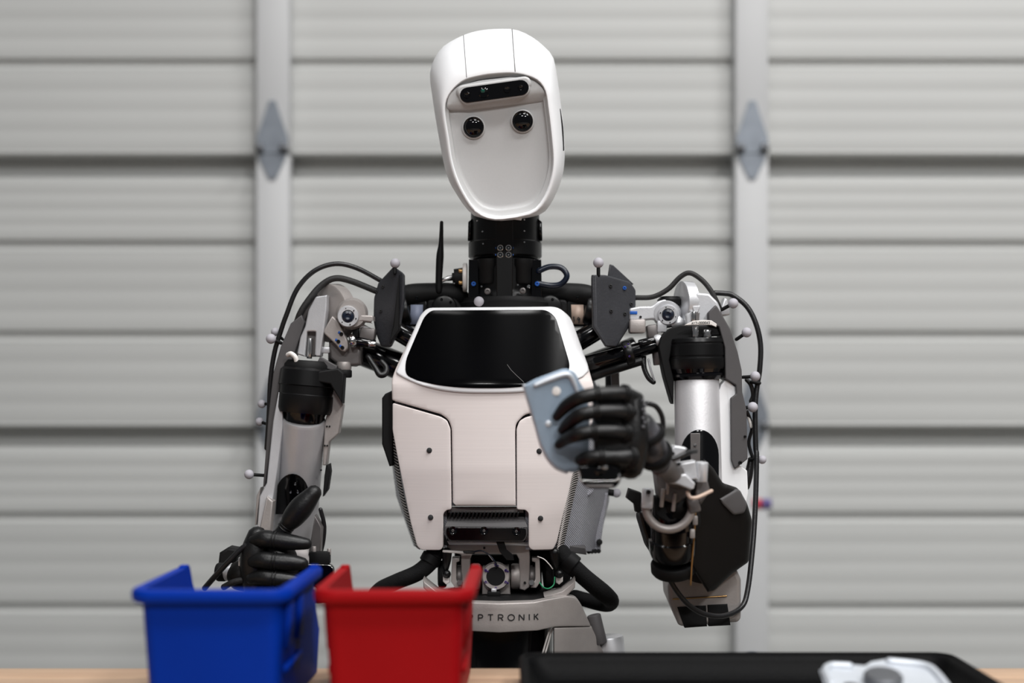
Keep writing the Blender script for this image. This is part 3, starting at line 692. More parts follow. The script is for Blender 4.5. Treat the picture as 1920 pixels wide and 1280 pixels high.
for sx in (-1, 1):
    c = 929.5; o = lambda d: c + sx * d
    cyl('trunnion', (o(28), 1080, WY + 28), (o(46), 1080, WY + 28), 24, 'alud', hub)
    cyl('bearing', (o(62), 1080, WY + 28), (o(74), 1080, WY + 28), 21, 'dalu', hub)
    sheet('outer_bracket', [(o(68), 1046), (o(82), 1046), (o(84), 1090), (o(76), 1102), (o(66), 1102), (o(74), 1086), (o(74), 1054), (o(68), 1052)], WY - 2, 34, 'alud', hub, bev=1.5)
    lathe('hex_nut', (o(67), 1092, WY - 2), (o(67), 1092, WY - 12), [(0, 6), (.8, 6), (1, 5)], 'chrome', hub, 6)
    cyl('drive_disc', (o(92), 1076, WY + 46), (o(108), 1076, WY + 46), 26, 'matte', hub)
    rod = tube('waist_rod', [(o(92 if sx < 0 else 110), 1036, WY), (o(92 if sx < 0 else 112), 1052, WY), (o(92 if sx < 0 else 114), 1066, WY)], [10, 8, 4], 'black', rob, 12)
    ball('rod_end', o(92 if sx < 0 else 119), 1076, WY - 6, 8, 'black', rod)
    sheet('rod_clevis', [(o(86 if sx < 0 else 113), 1082), (o(99 if sx < 0 else 126), 1078), (o(99 if sx < 0 else 126), 1090), (o(93 if sx < 0 else 119), 1096), (o(86 if sx < 0 else 113), 1092)], WY, 12, 'whosec', rod, bev=3)
tube('sensor_wire', [(832, 1033, WY - 8), (872, 1035.5, WY - 8)], 2.6, 'whosec', rob, 8, smooth=False)
tube('sensor_wire', [(870, 1035, WY - 8), (888, 1035, WY - 8)], 2.9, 'cable', rob, 8, smooth=False)
tube('sensor_wire', [(886, 1035, WY - 8), (902, 1032, WY - 12), (916, 1039, WY - 14), (926, 1050, WY - 16), (931, 1058, WY - 14), (930, 1064, WY - 10)], 1.5, 'hose', rob, 8)
tube('sensor_wire', [(912, 1036, WY - 13), (918, 1042, WY - 15), (924, 1050, WY - 15)], .8, 'whosec', rob, 6)
tube('signal_wire', [(1008, 1043, WY - 10), (1020, 1048, WY - 12), (1030, 1058, WY - 12), (1036, 1066, WY - 8)], 1, 'whosec', rob, 6)
tube('signal_wire', [(1040, 1082, WY - 14), (1038, 1096, WY - 16), (1028, 1103, WY - 18), (1018, 1100, WY - 16), (1012, 1092, WY - 10)], 1.2, 'green', rob, 6, label='thin green wire at the waist')
sheet('black_ribbon', [(929, 1012), (944, 1012), (950, 1030), (962, 1040), (964, 1050), (950, 1050), (937, 1034)], WY - 24, 4, 'matte', rob, bev=.5)
hs = tube('leg_hose', [(1052, 1036, -10), (1066, 1054, -14), (1096, 1082, -16), (1132, 1112, -10), (1146, 1126, 10), (1138, 1133, 34), (1112, 1128, 50), (1078, 1118, 56)], [17, 17, 16.5, 17, 15, 14, 14, 13], 'fabric', rob, 16, label='thick black sleeved hose at the hip')
lathe('hose_clamp', (1060, 1047, -13), (1078, 1062, -15), [(0, 18), (.1, 20), (.9, 20), (1, 18)], 'matte', hs, 24)
hs = tube('leg_hose', [(816, 1034, -10), (806, 1054, -14), (782, 1074, -16), (744, 1090, -10), (712, 1106, 10), (704, 1124, 34), (740, 1128, 50)], [17, 16, 15.5, 15, 15, 14, 13], 'fabric', rob, 16, label='thick black sleeved hose at the hip')
lathe('hose_clamp', (812, 1040, -11), (803, 1056, -14), [(0, 17), (.1, 19), (.9, 19), (1, 17)], 'matte', hs, 24)
PC = 936
pel = lathe('pelvis_plate', (PC, 1127, 10), (PC, 1113, 10), [(0, 128), (.1, 132), (.75, 132), (.85, 129), (1, 128)], 'alud', rob, 56)
lathe('pelvis_tray', (PC, 1113, 10), (PC, 1110, 10), [(0, 110), (1, 108)], 'matte', pel, 40)
for sx in (-1, 1):
    sheet('pelvis_wing', [(PC + sx * 84, 1118), (PC + sx * 118, 1108), (PC + sx * 138, 1092), (PC + sx * 141, 1078), (PC + sx * 144, 1088), (PC + sx * 142, 1102), (PC + sx * 124, 1119), (PC + sx * 88, 1128)], -70, 60, 'alud', pel, bev=2)
def DB(px, py): return -132 + .0030 * (px - PC) ** 2
band = [(PC, 1131), (1000, 1129), (1030, 1123), (1060, 1118), (1078, 1119, 10), (1089, 1133, 8), (1108, 1174), (1070, 1174), (1040, 1175), (1008, 1182), (PC, 1186)]
band = band[:-1] + [band[-1]] + [(2 * PC - p[0],) + tuple(p[1:]) for p in reversed(band[1:-1])]
pb = sheet('pelvis_band', rnd(band, 3), DB, 30, 'alud', rob, bev=2, step=14)
for sx in (-1, 1):
    f = lambda d: PC + sx * d
    sheet('hip_block', [(f(103), 1177), (f(173), 1175), (f(198), 1228), (f(204), 1262), (f(103), 1262)], lambda a, b: DB(a, b) + 1, 60, 'alud', pb, bev=2, step=20)
    cyl('hip_motor', (f(177), 1152, -20), (f(190), 1206, -20), 13, 'plate', pb)
    cyl('hip_housing', (f(206), 1191, 10), (f(214), 1275, 10), 27, 'alu', pb)
lathe('hip_column', (PC, 1420, 10), (PC, 1160, 10), [(0, 96), (.6, 100), (1, 102)], 'gloss', pb, 48)
for d in (0, 5): tube('hip_wire', [(1036 - d, 1178, -80), (1028 - d, 1205, -80), (1019 - d, 1236, -80)], 1.8, 'whosec', pb, 8)
# lettering on the pelvis band
def letters():
    out = []; H = 11.0
    def tilt(px): return -.55 * max(0, (px - 950) / 60) ** 1.6 * 3.2
    def L(x, wd, strokes_):
        for s in strokes_: out.append([(x + a * wd, 1163 - b * H + tilt(x + a * wd)) for a, b in s])
    bowl = [(0, 1)] + [(.55 + .45 * math.cos(math.radians(90 - 18 * k)), .72 + .28 * math.sin(math.radians(90 - 18 * k))) for k in range(11)] + [(.12, .44)]
    L(857, 11, [[(0, 0), (.5, 1), (1, 0)]])
    for x in (878, 897): L(x, 8, [[(0, 0), (0, 1)], bowl])
    L(915, 9.5, [[(0, 1), (1, 1)], [(.5, 1), (.5, 0)]])
    L(934.5, 8.5, [[(0, 0), (0, 1)], bowl, [(.5, .44), (1, 0)]])
    L(952.5, 12, [[(.5 + .5 * math.cos(math.radians(15 * k)), .5 + .5 * math.sin(math.radians(15 * k))) for k in range(25)]])
    L(973.5, 9, [[(0, 0), (0, .95)], [(0, 1), (1, 0)], [(1, 0.05), (1, 1)]])
    L(992.5, 1, [[(0, 0), (0, 1)]])
    L(1002, 7, [[(0, 0), (0, 1)], [(1, 1), (.15, .48)], [(.3, .6), (1, 0)]])
    return out
strokes('lettering', letters(), 2.1, lambda a, b: DB(a, b) - .6, 'ink', pb)
# legs down to the floor behind the bench
for sx in (-1, 1):
    bm = bmesh.new(); hx = (PC - 960) * U + sx * .115
    tube_bm(bm, [Vector((hx, 2.03, .73)), Vector((hx, 2.0, .66)), Vector((hx, 2.0, .50))], [.062, .066, .055], 24); lg = add('thigh', bm, 'alud', rob)
    bm = bmesh.new(); tube_bm(bm, [Vector((hx, 2.0, .49)), Vector((hx, 2.03, .32)), Vector((hx, 2.05, .10))], [.055, .055, .04], 24); sh = add('shin', bm, 'matte', rob)
    bm = bmesh.new(); lathe_bm(bm, Vector((hx - .06, 2.0, .495)), Vector((hx + .06, 2.0, .495)), [(0, 70), (.1, 78), (.9, 78), (1, 70)], 32); add('knee_joint', bm, 'matte', lg)
    bm = bmesh.new(); box_bm(bm, Vector((hx, 1.99, .035)), (.10, .25, .068), None, .02, 3); add('foot', bm, 'matte', rob)

# ------------------------------------------------------------------ shoulder girdle (both sides)
for sx in (-1, 1):
    q = (lambda a: a) if sx < 0 else (lambda a: 1864 - a)      # mirror about the robot's midline
    g = tube('collar_arm', [(q(872), 562, 92), (q(850), 552, 82), (q(810), 549, 76), (q(770), 553, 74), (q(740), 560, 70)], [14, 21, 19, 21, 18], 'matte', rob, 20, label='black collar arm')
    cyl('collar_hub', (q(833), 577, 40), (q(833), 577, 86), 24, 'black', g); bolt(q(828), 561, 39, 2.6, 'gloss', g); bolt(q(845), 566, 39, 2.6, 'gloss', g)
    sheet('collar_link', rnd([(q(800), 562), (q(855), 558), (q(870), 580), (q(800), 600)], 8), 52, 30, 'matte', g, bev=4)
    cyl('shoulder_drum', (q(741), 586, 72), (q(768), 580, 72), 30, 'black', g)
    sheet('shoulder_block', [(q(764), 560), (q(800), 560), (q(805), 612), (q(764), 612)], 64, 50, 'black', g, bev=3)
    bolt(q(781), 558, 45, 3, 'gloss', g)
    tg = sheet('inventory_tag', [(q(770), 571), (q(793), 571), (q(792), 607), (q(769), 608)], 60, 3, 'tagb' if sx < 0 else 'tagt', g, bev=.3)
    if sx > 0: strokes('handwriting', [[(1075.5, 593), (1076.5, 603)], [(1087, 597), (1084, 600), (1082.5, 597.5), (1084.5, 594.5), (1087, 597), (1085, 605.5)]], 1.9, 57.5, 'ink', g)
    cyl('shoulder_piston', (q(735), 613, 46), (q(790), 646, 46), 19, 'gloss', rob)
    cyl('chest_actuator', (q(668), 655, 82), (q(770), 694, 82), 27, 'gloss', rob)
    cyl('actuator_rail', (q(700), 684, 74), (q(760), 704, 74), 9, 'black', rob)
    cyl('rear_post', (q(716), 690, 162), (q(716), 790, 162), 14, 'matte', rob) if sx > 0 else None
sheet('hip_actuator', rnd([(1012, 1034), (1058, 1034), (1076, 1060), (1066, 1100), (1020, 1106)], 8), 30, 40, 'matte', rob, bev=5)
cyl('chest_actuator', (1085, 690, 30), (1232, 646, -4), 20, 'gloss', rob, r1=13)
cyl('actuator_rail', (1090, 712, 20), (1205, 676, -10), 8, 'black', rob)
ac = cyl('actuator_collar', (1170, 664, -4), (1186, 659, -4), 24, 'black', rob)
for px, py in ((1178, 645), (1180, 668), (1172, 650)): bolt(px, py, -30, 1.8, 'purple', ac)
sheet('chest_link', [(1146, 700), (1160, 694), (1163, 742), (1148, 746)], 60, 14, 'dalu', rob, bev=1)
tube('breather_hose', [(1206, 668, 10), (1208, 690, 6), (1216, 708, 4), (1225, 716, 4)], [6, 5, 5, 5], 'cable', rob, 10); tube('breather_hose', [(1216, 674, 4), (1220, 692, 2), (1227, 714, 2)], 2, 'alu', rob, 8)
tube('breather_hose', [(690, 668, 0), (703, 688, -4), (712, 702, -6), (722, 700, -4), (724, 688, 0), (716, 678, 2)], [5, 5, 6, 6, 5, 5], 'cable', rob, 10)
# shoulder pads
lp = sheet('shoulder_pad', rnd([(738, 499), (709, 530), (701, 559), (700, 600), (704, 623), (714, 649), (731, 650), (748, 616), (757, 560), (757, 512)], 4), lambda a, b: -22 + (748 - a) * .9, 34, 'pad', rob, bev=3, step=12, label='charcoal shoulder pad')
sheet('pad_edge', [(737, 500), (750, 514), (749, 618), (733, 652), (729, 640), (737, 610)], -30, 30, 'matte', lp, bev=2)
for px, py in ((718, 537), (714, 583), (706, 546)): bolt(px, py, -22 + (748 - px) * .9 - 1, 3.2, 'ink', lp)
marker(741, 493.5, -16, 9.3, 740, 512, -20, rob)
rp_ = sheet('shoulder_pad', rnd([(1110, 515), (1135, 515), (1181, 528), (1192, 543), (1192, 574), (1178, 616), (1156, 650), (1138, 649), (1112, 612)], 4), lambda a, b: -34 + (a - 1118) * .55, 34, 'pad', rob, bev=3, step=12, label='charcoal shoulder pad')
sheet('pad_edge', [(1110, 515), (1118, 515), (1120, 610), (1142, 648), (1136, 649), (1112, 612)], -42, 24, 'pad', rp_, bev=2)
sheet('pad_wing', [(1144, 495), (1150, 497), (1188, 532), (1180, 536), (1140, 520)], lambda a, b: 10 + (a - 1140) * .4, 24, 'pad', rp_, bev=2)
for px, py, m in ((1145, 536, 'ink'), (1146, 583, 'ink'), (1171, 540, 'blue'), (1172, 588, 'ink'), (1184, 570, 'ink')): bolt(px, py, -34 + (px - 1118) * .55 - 1, 3.6, m, rp_)
marker(1122, 492.5, -30, 9.8, 1122, 516, -30, rob)
# ------------------------------------------------------------------ arm hanging beside the bins (robot's right)
AL = 0
sj = lathe('shoulder_joint', (660, 588, 30), (660, 588, -26), [(0, 30), (.7, 30), (.9, 27), (1, 25)], 'alud', rob, 40, label='aluminium shoulder joint')
lathe('joint_face', (652.5, 593, -10), (652.5, 593, -36), [(0, 20), (.85, 20), (1, 18.5), (1, 12), (.8, 11), (.8, .01)], 'alu', sj, 32)
lathe('joint_lens', (652.5, 593, -22), (652.5, 593, -37), [(0, 11), (.9, 10.5), (1, 6), (.9, 3), (.9, .01)], 'hose', sj, 24)
for k in range(6):
    a = math.radians(15 + 60 * k); bolt(652.5 + 15.4 * math.cos(a), 593 + 15.4 * math.sin(a), -35.5, 1.2, 'ink', sj, 'pin')
sheet('joint_arm', rnd([(640, 566), (662, 562), (672, 570), (678, 590), (700, 591), (700, 605), (676, 602), (664, 612), (640, 612)], 4), -24, 36, 'alud', sj, bev=3)
sheet('joint_strap', [(650, 612), (672, 602), (692, 612), (700, 628), (680, 616), (664, 614)], -8, 20, 'alu', sj, bev=2)
box('joint_block', 690, 628, 10, 28, 26, 40, 'dalu', sj, (0, 8, 0), 3); box('joint_block', 668, 622, 6, 12, 22, 30, 'black', sj, (0, 0, 0), 2)
hub2 = cyl('shoulder_housing', (618, 660, 24), (674, 664, 24), 24, 'dalu', rob, label='dark aluminium shoulder housing')
sheet('housing_skirt', [(616, 640), (650, 636), (676, 650), (677, 684), (640, 688), (618, 672)], -2, 40, 'dalu', hub2, bev=5)
cyl('lower_pivot', (645, 678, 4), (645, 694, 4), 14, 'alud', hub2); cyl('lower_boot', (645, 693, 4), (645, 708, 4), 15, 'matte', hub2)
# big C shaped shoulder disc and its fork
disc = lathe('shoulder_disc', (613, 587, 16), (633, 586, 36), [(0, 52), (.06, 55), (.94, 55), (1, 52)], 'alud', rob, 48, label='aluminium shoulder disc')
sheet('disc_fork', rnd([(608, 582), (628, 596), (636, 606), (652, 640), (653, 652), (646, 660), (638, 657), (630, 646), (606, 624)], 4), -20, 24, 'alud', disc, bev=2.5)
for px, py in ((640, 626), (634.5, 640), (642, 651.5)):
    bolt(px, py, -21, 3.6, 'black', disc); box('paint_mark', px - 4, py - 3, -20.5, 4, 5, 2, 'blue', disc, (0, 20, 0), .8)
lathe('rod_washer', (656, 640, -16), (666, 638, -14), [(0, 12), (.3, 13), (.7, 13), (1, 11)], 'chrome', disc, 24); cyl('link_rod', (664, 639, -10), (704, 646, -6), 9, 'gloss', disc); cyl('rod_tip', (690, 645, -12), (704, 645, -10), 6, 'chrome', disc)
fk = sheet('arm_bracket', rnd([(613, 553), (592, 556), (578, 582), (572, 612), (563, 632), (557, 664), (571, 668), (576, 621), (592, 621), (590, 668), (600, 668), (607, 620), (612, 580)], 3), lambda a, b: -26 + (613 - a) * .15, 40, 'alu', rob, bev=2.5, label='bright aluminium arm bracket')
sheet('bracket_slot', [(575, 618), (593, 618), (591, 668), (571, 668)], -6, 30, 'dalu', fk, bev=1); cyl('slot_pin', (582, 634, -10), (580, 672, -10), 5, 'chrome', fk)
sheet('bracket_crown', rnd([(612, 548), (590, 552), (570, 574), (564, 600), (572, 612), (580, 580), (598, 560)], 3), 16, 30, 'dalu', fk, bev=3)
box('cap_lug', 611, 656, 2, 16, 12, 16, 'alu', fk); sheet('cap_wing', [(600, 668), (632, 686), (630, 696), (606, 690), (594, 680)], -20, 14, 'plate', fk, bev=2)
# upper arm
cap = lathe('actuator_cap', (571, 774, AL), (578, 690, AL), [(0, 50), (.1, 53), (.40, 53), (.42, 51), (.60, 51), (.62, 53), (.95, 51), (1, 46)], 'black', rob, 48, label='black actuator cap on the upper arm')
lathe('cap_ring', (569, 791, AL), (571, 770, AL), [(0, 38), (.6, 39), (1, 42)], 'gloss', cap, 40)
sheet('cap_block', [(572, 700), (634, 690), (645, 700), (643, 752), (626, 770), (618, 720), (572, 712)], -44, 40, 'matte', cap, bev=3)
lathe('cap_top', (577, 692, AL), (578, 676, AL), [(0, 44), (.5, 44), (1, 38)], 'matte', cap, 40)
cyl('cap_fitting', (550, 712, -30), (553, 692, -30), 7, 'brass', cap); lathe('fitting_nut', (550, 706, -30), (552, 698, -30), [(0, 8.5), (.5, 9), (1, 8.5)], 'brass', cap, 6)
tube('air_line', [(540, 665, -26), (546, 663, -32), (554, 670, -34), (556, 682, -32), (552, 698, -30)], 4.6, 'whosec', cap, 12, label='short white air line')
at_ = lathe('upper_arm_tube', (569.5, 784, AL - 6), (549, 1030, AL + 105), [(0, 40), (.02, 41.5), (.9, 43), (1, 43)], 'tube', rob, 48, label='aluminium upper arm tube')
def arch(name, cx, top, hw, bot, y, par, lean=0, sl=0, m='gloss'):
    """opening in the lower end of the tube: a dark inner sleeve with a round head"""
    pts = arc(cx, top + hw * 1.35, hw, hw * 1.35, 180, 360, 14) + [(cx + hw - lean, bot), (cx - hw - lean, bot)]
    return sheet(name, pts, lambda a, b: y - 4 + .013 * (a - cx) ** 2 + sl * (b - top), 6, m, par, bev=.8, step=8)
ar = arch('arm_opening', 548, 888, 32, 964, AL - 10, at_, 4, .45)
for px, py in ((553.5, 908), (545, 923), (558.5, 923)): bolt(px, py, AL - 15 + .45 * (py - 888), 2.1, 'chrome', at_)
sheet('side_plate', [(522, 735), (531, 738), (530, 800), (520, 880), (508, 960), (500, 1018), (480, 1018), (487, 930), (500, 905), (512, 790)], -26, 60, 'alu', at_, bev=2)
sheet('outer_plate', [(545, 606), (565, 590), (571, 604), (553, 660), (530, 720), (522, 738), (514, 800), (506, 850), (497, 912), (493, 912), (497, 860), (503, 780), (512, 700), (526, 650)], -6, 50, 'plate', at_, bev=2)
sheet('lower_plate', [(485, 905), (489, 915), (481, 984), (478, 984), (481, 930)], -10, 40, 'alud', at_, bev=1)
sheet('inner_plate', [(628, 716), (644, 704), (643, 760), (635, 812), (617, 828), (612, 872), (605, 872), (609, 790)], -8, 30, 'alud', at_, bev=2)
for px, py in ((613, 799), (618, 799), (609, 835), (613.5, 835), (602, 881)): bolt(px, py, -9, 1.7, 'ink', at_)
sheet('inner_flap', [(611, 872), (617, 869), (619, 884), (614, 918), (606, 932), (604, 928), (608, 892)], -20, 30, 'matte', at_, bev=2)
sheet('elbow_plate', [(500, 930), (512, 940), (506, 1000), (498, 1035), (480, 1020)], -42, 30, 'alud', at_, bev=3); sheet('elbow_plate', [(598, 930), (604, 990), (600, 1045), (578, 1040), (588, 970)], -42, 30, 'dalu', at_, bev=3)
cyl('elbow_joint', (500, 1050, 0), (592, 1056, 0), 42, 'dalu', rob); tube('arm_cable', [(601, 955, -20), (608, 985, -16), (606, 1015, -14), (600, 1040, -10)], 4, 'cable', rob, 10)
c_ = tube('arm_cable', [(714, 526, 20), (669, 502.5, 10), (629, 494.5, 4), (589, 508, 0), (557, 542, 0), (536, 593, 0), (527, 619, 2), (515, 659, 6), (507, 712, 8), (504, 779, 10), (500, 840, 12)], 4.6, 'cable', rob, 12, label='black cable arching over the shoulder')
tube('arm_cable', [(704, 545, 24), (656, 526, 14), (626, 522, 10), (600, 537, 8), (576, 566, 4), (563, 587, 4), (556, 606, 8)], 6, 'braid', rob, 12, label='braided black cable sleeve at the shoulder')
for a in ((508, 635, -10, 9.4, 527, 643, 0), (516, 622, 14, 8, 530, 636, 16), (491, 757, 30, 8, 510, 757, 20), (487, 790, 40, 8, 506, 797, 24), (467, 889, -10, 9, 495, 891, 0)): marker(*a, rob)
# forearm, wrist and gloved hand
fa = tube('forearm', [(540, 1062, 0), (500, 1072, -60), (455, 1078, -110)], [36, 34, 30], 'cover', rob, 24, label='dark forearm cover')
sheet('wrist_cover', [(408, 1062), (411, 1036), (427, 1026), (448, 1030), (442, 1052), (418, 1070), (410, 1090)], -70, 40, 'matte', fa, bev=5)
cyl('wrist_disc', (408, 1072, -100), (424, 1072, -104), 17, 'matte', fa); cyl('wrist_joint', (423, 1072, -104), (441, 1072, -108), 16, 'alu', fa)
sheet('wrist_block', [(440, 1062), (468, 1056), (470, 1098), (436, 1098)], -120, 40, 'alu', fa, bev=3); box('wrist_lug', 457, 1052, -124, 17, 16, 18, 'alu', fa); bolt(453, 1043, -128, 3, 'chrome', fa); bolt(461, 1043, -128, 3, 'chrome', fa)
tube('arm_cable', [(478, 1018, -150), (456, 1026, -150), (431, 1050, -150), (405, 1078, -140), (384, 1102, -120)], 5.5, 'cable', fa, 10)
tube('arm_cable', [(470, 1084, -140), (440, 1090, -140), (420, 1100, -130)], 6, 'braid', fa, 10)
bm = bmesh.new(); tube_bm(bm, [P(482, 1006, -138), P(478, 1035, -136), P(480, 1070, -132), P(488, 1104, -128)], [.014, .019, .021, .021], 20); palm = add('hand', bm, 'glove', rob, 'black rubber gloved hand with the thumb up')
bm = bmesh.new(); tube_bm(bm, [P(520, 1020, -128), P(524, 1055, -126), P(520, 1100, -124)], [.018, .026, .026], 20); add('palm', bm, 'glove', palm)
def finger(pts, r, par, knuckles=(1,), name='finger'):
    bm = bmesh.new(); dep = [(D0 + p[2] * U) / FPX for p in pts]
    tube_bm(bm, [P(*p) for p in pts], [a * d for a, d in zip(r, dep)], 18, 8); f = add(name, bm, 'glove', par, smooth=70)
    for k in knuckles:
        if k < 1 or k >= len(pts) - 1: continue
        a, b, c = P(*pts[k - 1]), P(*pts[k]), P(*pts[k + 1]); d = (c - a).normalized()
        for o in (-2.6, 2.6):
            bm = bmesh.new(); pc = b + d * o * U; lathe_bm(bm, pc - d * 1.4 * U, pc + d * 1.4 * U, [(0, r[k] * .96), (.3, r[k] * 1.06), (.7, r[k] * 1.06), (1, r[k] * .96)], 18); add('knuckle_fold', bm, 'glove', f, smooth=70)
    return f
finger([(524, 1004, -140), (536, 988, -142), (548, 972, -146), (566, 950, -150), (588, 924, -152)], [14, 14, 20, 22, 15], palm, (1,), 'thumb')
finger([(478, 1012, -150), (496, 1010, -156), (514, 1012, -158), (545, 1016, -158), (574, 1019, -156)], [12, 17, 15.5, 15, 11], palm, (2,))
finger([(476, 1052, -154), (494, 1050, -162), (514, 1052, -164), (545, 1054, -162), (566, 1056, -160)], [13, 17, 16, 15.5, 12], palm, (2,))
finger([(474, 1084, -154), (494, 1082, -162), (514, 1084, -164), (540, 1087, -162), (556, 1088, -160)], [13, 16, 15.5, 15, 12], palm, (2,))
finger([(480, 1110, -150), (496, 1110, -158), (514, 1112, -160), (535, 1114, -158), (548, 1115, -156)], [10, 12, 12, 11, 9], palm, (2,))
pp = sheet('hand_plate', rnd([(560, 1057), (620, 1058), (626, 1066), (624, 1126), (616, 1131), (560, 1131)], 8), -110, 14, 'gloss', palm, bev=1.5, label='black hand plate with a bright edge')
tube('plate_edge', [(562, 1058.5, -112), (612, 1059, -112), (621, 1063, -112), (624.5, 1072, -112), (622, 1120, -112), (615, 1130, -112), (562, 1131, -112)], .9, 'chrome', palm, 6, 4)
for px, py in ((590, 1078), (587, 1107)): bolt(px, py, -111, 5, 'dalu', palm, ring='plate')
box('hand_block', 600, 1045, -100, 37, 22, 20, 'matte', palm); cyl('hand_pin', (589, 1036, -100), (589, 1024, -100), 3.6, 'alud', palm); cyl('hand_pin', (617, 1040, -100), (617, 1028, -100), 3.6, 'alud', palm)

# ------------------------------------------------------------------ raised arm holding the bracket (robot's left)
BY = -20
sj = lathe('shoulder_joint', (1250, 588, 40), (1250, 588, -6), [(0, 27), (.7, 27), (.9, 25), (1, 23)], 'alu', rob, 40, label='aluminium shoulder joint')
lathe('joint_face', (1252.5, 590, 10), (1252.5, 590, -14), [(0, 19), (.85, 19), (1, 17.5), (1, 12), (.8, 11), (.8, .01)], 'alu', sj, 32)
lathe('joint_lens', (1252.5, 590, 0), (1252.5, 590, -15), [(0, 11), (.9, 10.5), (1, 6), (.9, 3), (.9, .01)], 'hose', sj, 24)
for k in range(6):
    a = math.radians(15 + 60 * k); bolt(1252.5 + 14.6 * math.cos(a), 590 + 14.6 * math.sin(a), -13.5, 1.2, 'ink', sj, 'pin')
sheet('joint_arm', rnd([(1180, 578), (1200, 574), (1222, 574), (1234, 564), (1250, 560), (1262, 566), (1262, 606), (1240, 604), (1226, 598), (1206, 600), (1180, 600)], 4), -2, 30, 'alu', sj, bev=3)
bolt(1201, 594, -3, 2.4, 'ink', sj); box('paint_mark', 1188, 586, -3, 14, 6, 2, 'blue', sj, (0, 0, 0), 1)
lathe('joint_crown', (1256, 572, 20), (1256, 556, 20), [(0, 24), (.6, 24), (1, 18)], 'black', sj, 32)
box('joint_block', 1194, 612, 4, 30, 26, 40, 'alud', sj, (0, 0, 0), 4); box('joint_block', 1222, 622, 10, 20, 26, 36, 'dalu', sj, (0, -6, 0), 4); box('joint_block', 1240, 612, 6, 18, 22, 30, 'alu', sj, (0, 0, 0), 2)
sheet('joint_strap', [(1256, 604), (1274, 592), (1290, 606), (1262, 614)], -8, 20, 'alu', sj, bev=2)
lathe('rod_washer', (1228, 640, -10), (1240, 636, -8), [(0, 9), (.3, 11), (.7, 11), (1, 9)], 'alu', sj, 24); cyl('link_rod', (1198, 645, -10), (1232, 637, -8), 8, 'gloss', sj)
cyl('lower_pivot', (1232, 650, 6), (1236, 684, 6), 11, 'dalu', sj)
disc = lathe('shoulder_disc', (1276, 568, 10), (1297, 568, 16), [(0, 38), (.06, 41), (.94, 41), (1, 38)], 'alu', rob, 48, label='aluminium shoulder disc')
lathe('disc_recess', (1296, 568, 15.5), (1299, 568, 16.5), [(0, 30), (1, 29)], 'dalu', disc, 40)
fk = sheet('arm_bracket', rnd([(1306, 548), (1330, 550), (1346, 566), (1352, 580), (1350, 612), (1286, 612), (1285, 590), (1292, 582)], 4), -24, 50, 'alu', rob, bev=4, label='bright aluminium arm bracket')
sheet('bracket_slot', [(1296, 586), (1312, 586), (1310, 612), (1296, 612)], -26, 10, 'dalu', fk, bev=1); cyl('slot_pin', (1301, 584, -27), (1301, 602, -27), 4.5, 'chrome', fk)
sheet('bracket_web', [(1298, 573), (1313, 573), (1309, 586), (1301, 586)], -27, 6, 'alu', fk, bev=1.5)
sheet('bracket_cheek', rnd([(1342, 554), (1364, 560), (1369, 585), (1366, 602), (1350, 590)], 3), 4, 34, 'alu', fk, bev=3)
# upper arm
cap = lathe('actuator_cap', (1307, 692, BY), (1306, 634, BY), [(0, 51), (.08, 53), (.34, 53), (.36, 51.5), (.42, 51.5), (.44, 52.5), (.78, 52), (.80, 50.5), (.84, 50.5), (.86, 51.5), (.97, 50), (1, 46)], 'black', rob, 56, label='black actuator cap on the upper arm')
lathe('cap_ring', (1308, 712, BY), (1307, 690, BY), [(0, 44), (.3, 50), (.5, 50), (.6, 47), (1, 50)], 'gloss', cap, 56)
for px in (1277, 1317, 1340): box('paint_mark', px, 688, BY - 51 + .022 * (px - 1307) ** 2, 6, 6, 3, 'blue', cap, (0, 0, 0), 1)
sheet('cap_shield', rnd([(1276, 609), (1256, 615), (1239, 632), (1235, 650), (1246, 704), (1261, 756), (1265, 762), (1264, 710), (1255, 676), (1262, 640), (1330, 630), (1352, 628), (1344, 611)], 3), BY - 16, 50, 'matte', cap, bev=2)
cyl('air_fitting', (1304, 634, BY - 30), (1304, 612, BY - 30), 6.5, 'chrome', cap); cyl('air_fitting', (1326, 634, BY - 30), (1326, 618, BY - 30), 8, 'chrome', cap); lathe('fitting_nut', (1326, 627, BY - 30), (1326, 621, BY - 30), [(0, 9), (.5, 9.5), (1, 9)], 'chrome', cap, 6)
tagl = sheet('cable_label', [(1280, 607), (1300, 601), (1322, 599.5), (1334, 600.5), (1344, 607), (1343, 613), (1334, 609), (1320, 608.5), (1298, 609), (1284, 610)], BY - 46, 4, 'whosec', cap, bev=.8, label='white printed cable label')
def tiny():
    G = {'A': [[(0, 0), (.5, 1), (1, 0)], [(.25, .4), (.75, .4)]], '1': [[(.2, .8), (.5, 1), (.5, 0)]], '7': [[(0, 1), (1, 1), (.4, 0)]], '-': [[(0, .45), (1, .45)]],
         '0': [[(.5 + .5 * math.cos(k * PI / 5), .5 + .5 * math.sin(k * PI / 5)) for k in range(11)]], '6': [[(.9, 1), (.1, .5), (.1, .1), (.9, 0), (.9, .5), (.1, .5)]], '3': [[(0, 1), (1, 1), (.4, .55), (1, .3), (.6, 0), (0, .05)]]}
    out = []; x = 1297.0
    for ch in 'A17-000063':
        for s in G[ch]: out.append([(x + a * 2.5, 607.6 - (x - 1297) * .03 - b * 4) for a, b in s])
        x += 3.5
    return out
strokes('printed_code', tiny(), .8, BY - 46.5, 'ink', cap)
at_ = lathe('upper_arm_tube', (1306, 704, BY), (1312, 1010, BY - 60), [(0, 40), (.02, 41.5), (.9, 43), (1, 43)], 'tube', rob, 48, label='aluminium upper arm tube')
arch('arm_opening', 1312, 805, 36, 930, BY - 72, at_, 0, -.2)
